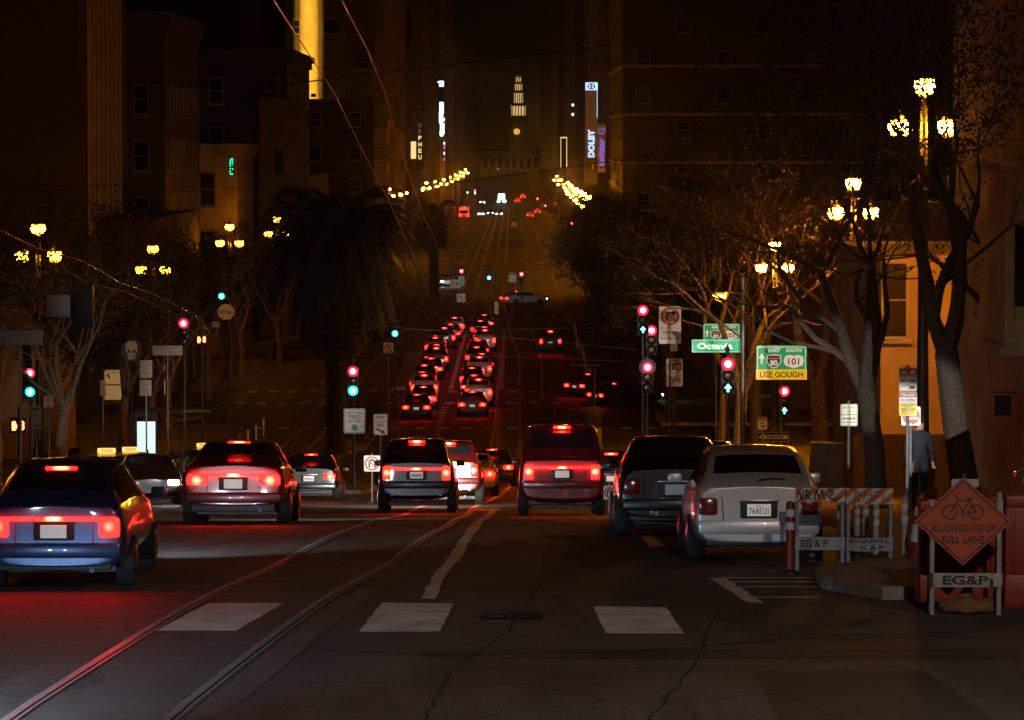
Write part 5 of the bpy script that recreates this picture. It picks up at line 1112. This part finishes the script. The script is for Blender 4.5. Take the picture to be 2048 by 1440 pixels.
palm(-8.6, 196, 10.4, 5.2, 'huge dark palm tree on the median, left of the traffic queue', 4, 330)
palm(14.4, 112, 8.2, 2.8, 'dark palm beside the yellow stucco wall at the right', 9, 70)
palm(-8.2, 420, 8.5, 3.6, 'smaller palm behind the big median palm', 12, 70)
# ---- median planting
def shrub(x, y, s, label, seed):
    r = random.Random(seed); b = MB().use(LEAFD)
    for _ in range(700):
        p = Vector((r.gauss(0, .38), r.gauss(0, .38), abs(r.gauss(.3, .25))))*s; q = Euler((r.uniform(0, 6), r.uniform(0, 6), 0)).to_quaternion()
        b.add([p+q@Vector(v)*.11 for v in ((-.5, 0, 0), (0, -.3, 0), (.6, 0, 0), (0, .3, 0))], [(0, 1, 2, 3)])
    o = b.build('shrub', None, (x, y, gz(y)+.13)); tag(o, label, 'shrub', 'shrubs on the median')
shrub(-8.2, 236, 1.3, 'low shrub on the median nose below the no-left-turn sign', 1); shrub(-8.4, 226, 1.4, 'low shrub in the median planter nearest the palm signal', 2); shrub(-8.4, 214, 1.2, 'low shrub behind the yield sign on the median', 3)
# ================================================================ SMALL STREET OBJECTS
WPOST = mat('white_post', (.6, .52, .42), .5, noise=.25, nscale=10); ORP = mat('orange_plastic', (.30, .028, .009), .45, noise=.3, nscale=6); REFL = mat('reflective_white', (.9, .9, .9), .35, noise=.15, nscale=20)
def post(x, y, h, label, grp, m=WPOST, r=.05, lift=0, base=True, z0=None):
    t = thing('lane_post', label, 'bollard', (x, y, gz(y)+lift), 0, grp)
    MB().use(m).lathe([(r, 0), (r, h*.96), (r*.8, h), (r*.3, h+.01)], 12).build('tube', t)
    MB().use(REFL).lathe([(r+.004, h*.62), (r+.004, h*.72)], 12).lathe([(r+.004, h*.80), (r+.004, h*.90)], 12).build('reflective_band', t)
    if base: MB().use(BLK).lathe([(r*2.6, 0), (r*2.4, .03), (r*1.1, .06)], 12).build('base', t)
    return t
ordw = ordn
# red tubes among the barricades
for px, r0, r1, lb in ((1580, 1148, 1004, 'red tube post with white collar at the left end of the barricades'), (1625, 1122, 985, 'red tube post behind the EG and P board'), (1682, 1133, 978, 'red tube post between the two barricades')):
    p = G(px, r0, .0); h = at(px, r1, p.y).z-p.z; t = post(p.x, p.y, h, lb, 'red tube posts by the barricades', ORP, .055)
for px, r0, r1, lb in ((1752, 1120, 1008, 'white post behind the striped boards, right one'), (1731, 1112, 1008, 'white post behind the striped boards, middle one'), (1714, 1112, 1008, 'white post behind the striped boards, left one'), (1809, 1132, 992, 'lone white post between the barricades and the diamond sign')):
    p = G(px, r0, .0); h = at(px, r1, p.y).z-p.z; post(p.x, p.y, h, lb, 'white posts near the barricades', WPOST, .042)
for px, r0, r1, lb in ((1256, 1046, 965, 'white lane post pair right of the van, left post'), (1267, 1046, 965, 'white lane post pair right of the van, right post')):
    p = G(px, r0); post(p.x, p.y, at(px, r1, p.y).z-p.z, lb, 'white lane posts beside the van', WPOST, .055)
n = 0
pts = [(1262+.0*k, 0) for k in range(0)]
for i in range(16):
    y = 252+i*6.0; post(5.25+.1*math.sin(i), y, .95, 'white lane post, %s from the near end of the right bike lane row' % ordw[i], 'white posts along the right bike lane', WPOST, .05, base=False)
for i in range(9):
    y = 168+i*6.5; x = at(375+5.2*i*1.2, 850, 168).x+ i*.28; post(-13.7+.0*i, y, .95, 'white lane post, %s from the near end of the left row' % ordw[i], 'white posts along the left lanes', WPOST, .05, base=False)
def cone(px, row, h, label, m=ORP):
    p = G(px, row); t = thing('traffic_cone', label, 'traffic cone', (p.x, p.y, p.z), 0, 'traffic cones'); k = h/.7
    MB().use(m).lathe([(.14*k, .03), (.035*k, h), (.02*k, h+.01)], 16).build('body', t); MB().use(REFL).lathe([(.104*k, .26*k), (.080*k, .42*k)], 16).lathe([(.068*k, .5*k), (.055*k, .58*k)], 16).build('reflective_band', t); MB().use(BLK).bbox(-.19*k, .19*k, -.19*k, .19*k, 0, .035, .01).build('base', t)
cone(1842, 1139, .98, 'traffic cone with white bands between the white post and the diamond sign'); cone(1231, 1003, .5, 'small white-banded cone right of the low no-U-turn sign'); cone(1253, 955, .6, 'white-banded cone above the lane posts')
STR = None
def stripes(w, h, n=7):   # orange/white diagonal board
    b = MB().use(WHT).box(-w/2, w/2, 0, .03, -h/2, h/2); b.use(SORG); st = w/n
    for k in range(-2, n+1):
        x0 = -w/2+k*st; poly = [(x0, -h/2), (x0+st*.5, -h/2), (x0+st*.5+h*1.2, h/2), (x0+h*1.2, h/2)]
        out = []
        def clip(P, sgn, lim):
            o = []
            for i in range(len(P)):
                a, c = P[i], P[(i+1) % len(P)]; ia = sgn*a[0] <= sgn*lim; ic = sgn*c[0] <= sgn*lim
                if ia: o.append(a)
                if ia != ic: t_ = (lim-a[0])/(c[0]-a[0]); o.append((lim, a[1]+(c[1]-a[1])*t_))
            return o
        P = clip(clip(poly, 1, w/2), -1, -w/2)
        if len(P) > 2: b.prism(P, -.004, 0)
    return b
def scribble(b, pts, w, y=-.009):
    for (a, c) in zip(pts, pts[1:]): b.seg(a[0], a[1], c[0], c[1], w, y)
def barricade(label, px0, px1, rt0, rt1, rb0, rb1, rbase, text, tags_):
    p = G((px0+px1)/2, rbase); Y = p.y; s = FPX/Y; w = (px1-px0)/s; t = thing('barricade', label, 'barricade', (p.x, Y, p.z), 0, 'striped barricades'); z = lambda r: at(px0, r, Y).z-p.z
    h = z(rt0)-z(rt1); o = stripes(w, h, 3).build('striped_board', t, (0, 0, (z(rt0)+z(rt1))/2), sm=False)
    b = MB().use(SBLK)
    for pts, wd_ in tags_: scribble(b, [(a*w, c*h) for a, c in pts], wd_)
    b.build('graffiti', o, sm=False)
    h2 = z(rb0)-z(rb1); o = MB().use(mat('board_grey', (.42, .42, .40), .6, noise=.35, nscale=9)).box(-w/2, w/2, 0, .025, -h2/2, h2/2).build('name_board', t, (0, 0, (z(rb0)+z(rb1))/2), sm=False)
    b = MB().use(SBLK)
    for (tx_, cx, cz, ww, hh_) in text: b.text(tx_, cx*w, cz*h2, ww*w, hh_*h2, -.004, bold=.02)
    b.build('lettering', o, sm=False)
    for sx in (-1, 1):
        MB().use(GALV).box(sx*(w/2-.03)-.02, sx*(w/2-.03)+.02, .032, .07, 0, z(rt0)-.03).build('leg', t, sm=False)
        M = Matrix.Rotation(R(-22), 4, 'X'); b = MB().use(GALV); b.box(sx*(w/2-.03)-.02, sx*(w/2-.03)+.02, 0, .04, -(z(rt0)-.1)/math.cos(R(22)), 0, Matrix.Translation((0, .10, z(rt0)-.1))@Matrix.Rotation(R(22), 4, 'X')); b.build('leg', t, sm=False)
g1 = [([(-.48, -.2), (-.42, .3), (-.38, -.35), (-.33, .35)], .018), ([(-.3, -.4), (-.28, .4), (-.2, .1), (-.28, 0), (-.18, -.4)], .016), ([(-.12, -.35), (-.08, .35), (-.02, -.2), (.04, .4), (.08, -.35)], .018), ([(.14, .3), (.2, .42), (.26, .1), (.16, -.1), (.3, -.4), (.42, -.1)], .018)]
g2 = [([(-.34, -.35), (-.3, .35), (-.22, .2), (-.3, 0), (-.2, -.3), (-.34, -.35)], .009), ([(-.14, -.3), (-.1, .3), (-.04, 0), (.02, .3), (.04, -.3)], .009), ([(.1, -.3), (.1, .3), (.24, .3)], .009), ([(.12, 0), (.3, .05), (.26, -.3)], .009)]
barricade('left barricade with striped top board and EG and P name board', 1590, 1690, 976, 1004, 1074, 1100, 1143, [('EG & P', -.12, 0, .54, .58)], g1)
barricade('right barricade with striped top board and ESQUIVEL name board', 1692, 1786, 977, 1009, 1076, 1102, 1140, [('ESQUIVEL', 0, .24, .86, .36), ('G & P', .05, -.24, .5, .36)], g2)
# orange diamond sign on a frame
p = G(1931, 1230); Y = p.y; s = FPX/Y; t = thing('diamond_sign', 'orange diamond sign reading ALLOWED USE OF FULL LANE with a bicycle', 'road works sign', (p.x, Y, p.z))
z = lambda r: at(1926, r, Y).z-p.z; xo = lambda px: at(px, 1050, Y).x-p.x
hw = 98/s; cx = xo(1926); hv = (z(954)-z(1131))/2; zc = z(1043)
dp = [(0, hv), (-hw, 0), (0, -hv), (hw, 0)]
o = MB().use(mat('diamond_orange', (.46, .075, .016), .5, noise=.15, nscale=5)).prism(dp, -.01, .01).build('panel', t, (cx, 0, zc), sm=False)
b = MB().use(SBLK); vs = [(a*.94, -.014, c*.94) for a, c in dp]+[(a*.90, -.014, c*.90) for a, c in dp]; b.add(vs, [(k, (k+1) % 4, 4+(k+1) % 4, 4+k) for k in range(4)])
b.text('ALLOWED USE OF', 0, -.075, hw*1.32, .085, -.013, bold=.018); b.text('FULL LANE', 0, -.20, hw*.86, .085, -.013, bold=.018)
b.build('lettering', o, sm=False)
b = MB().use(SBLK); wr = .085; bx = .145; bz = .105
b.ring(-bx, bz, wr-.014, wr, -.016); b.ring(bx, bz, wr-.014, wr, -.016)
for a in [(-bx, bz, -.06, bz+.13), (-.06, bz+.13, .07, bz+.13), (-.06, bz+.10, -.01, bz+0), (.07, bz+.13, -.01, bz), (.07, bz+.13, bx, bz), (-.01, bz, bx, bz), (.06, bz+.15, .085, bz+.15), (-.06, bz+.13, -.075, bz+.18), (-.075, bz+.18, -.10, bz+.185), (-.01, bz, -.005, bz-.05), (.04, bz+.15, .11, bz+.15)]: b.seg(*a, .014, -.016)
b.build('bicycle_symbol', o, sm=False)
for px in (1865, 1999): MB().use(GALV).box(xo(px)-.024, xo(px)+.024, .012, .05, 0, z(985 if px > 1900 else 1000)).build('leg', t, sm=False)
for px in (1865, 1999): b = MB().use(GALV); b.box(xo(px)-.02, xo(px)+.02, .0, .04, -.98, 0, Matrix.Translation((0, .09, .92))@Matrix.Rotation(R(20), 4, 'X')); b.build('leg', t, sm=False)
w = (2005-1857)/s; h = z(1146)-z(1174)
o = MB().use(mat('board_dirty_white', (.45, .42, .38), .7, noise=.5, nscale=9)).box(-w/2, w/2, -.02, .01, -h/2, h/2).build('name_board', t, (xo(1931), 0, z(1160)), sm=False)
MB().use(SBLK).text('EG&P', 0, 0, w*.62, h*.66, -.024, bold=.035).box(-w/2, -w/2+.05, -.024, -.021, -h/2, h/2).box(w/2-.14, w/2-.1, -.024, -.021, -h/2, h*.1).build('lettering', o, sm=False)
# sandbag
SB = mat('sandbag_cloth', (.22, .12, .05), .9, noise=.4, nscale=14, bump=.5)
b = MB().use(SB); bm = bmesh.new(); bmesh.ops.create_icosphere(bm, subdivisions=4, radius=1)
r_ = random.Random(3)
for v in bm.verts:
    v.co = Vector((v.co.x*.30*(1+.10*math.sin(9*v.co.y+3*v.co.z)), v.co.y*.2, max(-.06, v.co.z*.12*(1+.25*math.sin(7*v.co.x+2))))); 
b.add([v.co.copy() for v in bm.verts], [[v.index for v in f.verts] for f in bm.faces]); bm.free()
b.tube([(-.02, 0, .06), (.0, 0, .2), (.02, -.02, .27)], [.12, .05, .09], 10)
o = b.build('sandbag', None, (p.x+.05, Y+.25, p.z+.07)); tag(o, 'tied brown sandbag holding down the diamond sign frame', 'sandbag')
# orange water barriers
def water_barrier(px0, px1, rtop, rbase, label, m=ORP):
    p = G((px0+px1)/2, rbase); Y = p.y; s = FPX/Y; w = (px1-px0)/s; h = at(px0, rtop, Y).z-p.z
    t = thing('water_barrier', label, 'plastic barrier', (p.x, Y, p.z), 0, 'orange plastic barriers')
    b = MB().use(m); b.bbox(-w/2, w/2, -.22, .22, 0, h*.30, .03); b.bbox(-w/2+.015, w/2-.015, -.14, .14, h*.29, h*.98, .03)
    n = max(2, int(w/.16))
    for k in range(n): xx = -w/2+w*(k+.5)/n; b.bbox(xx-.022, xx+.022, -.17, -.12, h*.32, h*.9, .01)
    b.bbox(-w/2+.02, w/2-.02, -.17, .17, h*.9, h, .02); b.build('shell', t)
    MB().use(BLK).lathe([(.05, 0), (.05, .015)], 12).build('fill_cap', t, (0, 0, h))
water_barrier(1833, 1998, 1000, 1208, 'orange plastic water barrier directly behind the diamond sign'); water_barrier(2004, 2110, 990, 1212, 'orange plastic water barrier cut by the right edge')
# folded barricade with graffiti board, right edge
c = G(2030, 1190); Y = c.y+1.2; s = FPX/Y; pp = at(2030, 1021, Y); g = gz(Y); t = thing('graffiti_barricade', 'pale reflective board with green scrawl at the right edge', 'barricade', (pp.x, Y, g))
o = MB().use(mat('reflective_cream', (.75, .78, .55), .4, noise=.3, nscale=5)).box(-.22, .4, 0, .03, -.14, .14).build('board', t, (0, 0, pp.z-g), sm=False)
b = MB().use(mat('graffiti_green', (.15, .35, .08), .6, noise=.2)); b.ring(-.02, .06, .035, .05, -.008); b.ring(-.03, -.03, .04, .055, -.008); scribble(b, [(.1, -.02), (.14, .08), (.16, -.02), (.2, .07)], .012); b.build('graffiti', o, sm=False)
MB().use(GALV).box(-.2, -.16, .035, .07, -(pp.z-g)-0, .14).build('leg', t, (0, 0, pp.z-g), sm=False); MB().use(GALV).box(.3, .34, .035, .07, -(pp.z-g)-0, .14).build('leg', t, (0, 0, pp.z-g), sm=False)
# parked car at the right edge behind
car('hatch', 'dull', 10.7, 66.5, 'dark hatchback nose cut by the right edge behind the barriers', rz=R(90), z=gz(66.5)+.15, detail=False)
# iron fence
t = thing('iron_fence', 'black iron picket fence before the yellow wall at right', 'fence', (10.2, 110, gz(108)+.15)); n = 48
b = MB().use(DARKM)
for zz in (.25, 1.15): MB().use(DARKM).box(0, 8, -.02, .02, zz, zz+.04).build('rail', t, sm=False)
for k in range(50): MB().use(DARKM).lathe([(.012, .1), (.012, 1.32), (.03, 1.36), (.002, 1.45)], 5, c=(.08+k*.16, -.035, 0)).build('picket', t)
# small park lamp on the right (unlit acorn)
pc = at(1934, 700, 100); t = thing('acorn_lamp', 'unlit green-topped acorn lamp before the yellow wall', 'street lamp', (pc.x, 100, gz(100)+.15)); hh = pc.z-gz(100)-.15
MB().use(DARKM).lathe([(.2, 0), (.18, .5), (.1, .8), (.065, 1.2), (.05, hh-.2), (.1, hh-.12), (.13, hh)], 14).build('pole', t)
MB().use(mat('frosted_glass', (.45, .38, .26), .3, noise=.1)).lathe([(.13, 0), (.19, .16), (.17, .28)], 16).build('lantern', t, (0, 0, hh)); MB().use(DARKM).lathe([(.19, .28), (.12, .36), (.03, .44), (.04, .5), (.004, .62)], 14).build('lantern_cap', t, (0, 0, hh))
# transit island with shelter and railing
p = at(1155, 835, 205); t = thing('transit_island', 'dark boarding island with railing and panels right of the rails', 'transit stop', (p.x, 205, gz(205)))
MB().use(CONC).bbox(-1.3, 1.3, 0, 9, 0, .25, .03).build('platform', t)
for k in range(3): MB().use(mat('grey_panel', (.30, .26, .23), .7, noise=.3)).bbox(-1.25+k*.86, -1.25+k*.86+.78, -.04, .04, .25, 1.1, .02).build('panel', t)
b = MB().use(DARKM)
for k in range(4): b.tube([(-1.2+k*.8, .3, .25), (-1.2+k*.8, .3, 2.1)], .03, 6)
for zz in (1.5, 1.8, 2.1): b.tube([(-1.2, .3, zz), (1.2, .3, zz)], .025, 6)
b.build('railing', t); MB().use(DARKM).tube([(.9, 2, .25), (.9, 2, 4.3)], .06, 8).build('pole', t); MB().use(DARKM).bbox(-.3, 1.2, 1.7, 2.3, 4.2, 4.3, .02).build('canopy', t); MB().use(DARKM).bbox(.35, 1.2, .1, .5, 1.1, 2.2, .03).build('cabinet', t)
# signal cabinet, dark figure, bins
p = at(1655, 850, 100); t = thing('signal_cabinet', 'grey-green signal control cabinet left of the sidewalk rule sign', 'utility cabinet', (at(1655, 850, 104).x, 104, gz(104)+.15))
MB().use(mat('cabinet_green', (.07, .07, .05), .6, noise=.3, nscale=5)).bbox(-.38, .38, -.25, .25, 0, 1.5, .02).build('body', t); MB().use(DARKM).bbox(-.03, .03, -.28, -.251, .7, .85, .008).build('handle', t); MB().use(DARKM).bbox(-.42, .42, -.3, .3, 1.5, 1.56, .02).build('roof', t)
for (px, row, Y, lb) in ((150, 790, 176, 'dark litter bin beside the left pavement trees'), (345, 790, 168, 'dark litter bin near the lit shelter')):
    c = at(px, row, Y); t = thing('litter_bin', lb, 'bin', (c.x, Y, gz(Y))); MB().use(DARKM).lathe([(.26, 0), (.3, .1), (.32, .85), (.28, .9)], 14).build('body', t); MB().use(BLK).lathe([(.28, .9), (.3, 1.0), (.16, 1.12), (.02, 1.14)], 14).build('lid', t)
def person(x, y, rz, label, z0):
    J = {'pel': (0, 0, .98), 'sp': (0, .01, 1.2), 'ch': (0, .0, 1.40), 'nk': (0, 0, 1.52), 'hd': (0, -.02, 1.60), 'ht': (0, -.01, 1.73)}
    for s, n in ((1, 'l'), (-1, 'r')):
        J['hip'+n] = (s*.10, 0, .94); J['kn'+n] = (s*.11, -.03+.04*s, .50); J['an'+n] = (s*.12, .04*s, .09); J['to'+n] = (s*.13, -.16+.04*s, .04)
        J['sh'+n] = (s*.19, 0, 1.42); J['el'+n] = (s*.26, .03, 1.14); J['wr'+n] = (s*.22, -.12, .93)
    E = [('pel', 'sp'), ('sp', 'ch'), ('ch', 'nk'), ('nk', 'hd'), ('hd', 'ht')]
    for n in 'lr': E += [('pel', 'hip'+n), ('hip'+n, 'kn'+n), ('kn'+n, 'an'+n), ('an'+n, 'to'+n), ('ch', 'sh'+n), ('sh'+n, 'el'+n), ('el'+n, 'wr'+n)]
    Rr = dict(pel=.15, sp=.13, ch=.16, nk=.06, hd=.09, ht=.085, hip=.10, kn=.065, an=.045, to=.035, sh=.075, el=.05, wr=.032)
    names = list(J); 
    for s, n in ((1, 'l'), (-1, 'r')):     # fingers
        w = Vector(J['wr'+n]); J['pm'+n] = tuple(w+Vector((0, -.03, -.06))); E.append(('wr'+n, 'pm'+n)); Rr['pm'] = .026
        for k in range(5):
            b_ = Vector(J['pm'+n])+Vector((s*(-.024+.016*k), -.01*k if k < 4 else -.03, -.01)); J['f%d' % k+n] = tuple(b_+Vector((0, -.015, -.045))); E.append(('pm'+n, 'f%d' % k+n)); Rr['f%d' % k] = .009
    names = list(J); me = bpy.data.meshes.new('body'); me.from_pydata([J[k] for k in names], [(names.index(a), names.index(c)) for a, c in E], [])
    o = link('body_', me); md = o.modifiers.new('k', 'SKIN'); o.modifiers.new('s', 'SUBSURF').levels = 2
    for i, k in enumerate(names):
        r = Rr.get(k, Rr.get(k[:-1], .05)); me.skin_vertices[0].data[i].radius = (r, r)
    me.skin_vertices[0].data[0].use_root = True
    dg = bpy.context.evaluated_depsgraph_get(); dg.update(); m2 = bpy.data.meshes.new_from_object(o.evaluated_get(dg)); bpy.data.objects.remove(o)
    SK = mat('skin', (.38, .2, .13), .6, noise=.1); CL = mat('dark_clothes', (.012, .016, .03), .85, noise=.3, nscale=12)
    m2.materials.clear(); m2.materials.append(CL); m2.materials.append(SK)
    for pl in m2.polygons: c = pl.center; pl.material_index = 1 if (c.z > 1.53 or (abs(c.x) > .15 and c.z < .95 and c.z > .75)) else 0
    m2.shade_smooth(); t = thing('person', label, 'person', (x, y, z0), rz); link('body', m2, t)
    b = MB().use(mat('dark_hair', (.01, .008, .006), .8, noise=.2)); b.lathe([(.10, 1.60), (.108, 1.68), (.10, 1.76), (.06, 1.81), (.01, 1.825)], 14, c=(0, .015, 0)); b.build('hair', t)
pp = at(1838, 930, 74); person(pp.x, 74, R(20), 'person in dark clothes standing on the pavement behind the barriers', gz(74)+.15)

hz = bpy.data.materials.new('halo_air'); hz.use_nodes = True; nt = hz.node_tree; nt.nodes.clear()  # thin forward-scattering haze added to give the lamps halos
out = nt.nodes.new('ShaderNodeOutputMaterial'); pv = nt.nodes.new('ShaderNodeVolumePrincipled'); pv.inputs['Color'].default_value = (.9, .9, .92, 1); pv.inputs['Density'].default_value = .00006; pv.inputs['Anisotropy'].default_value = .97
nt.links.new(pv.outputs['Volume'], out.inputs['Volume'])
h_ = MB().use(hz).box(-720, 720, -100, 4520, -1.2, 210).build('halo_haze', sm=False); h_['kind'] = 'stuff'
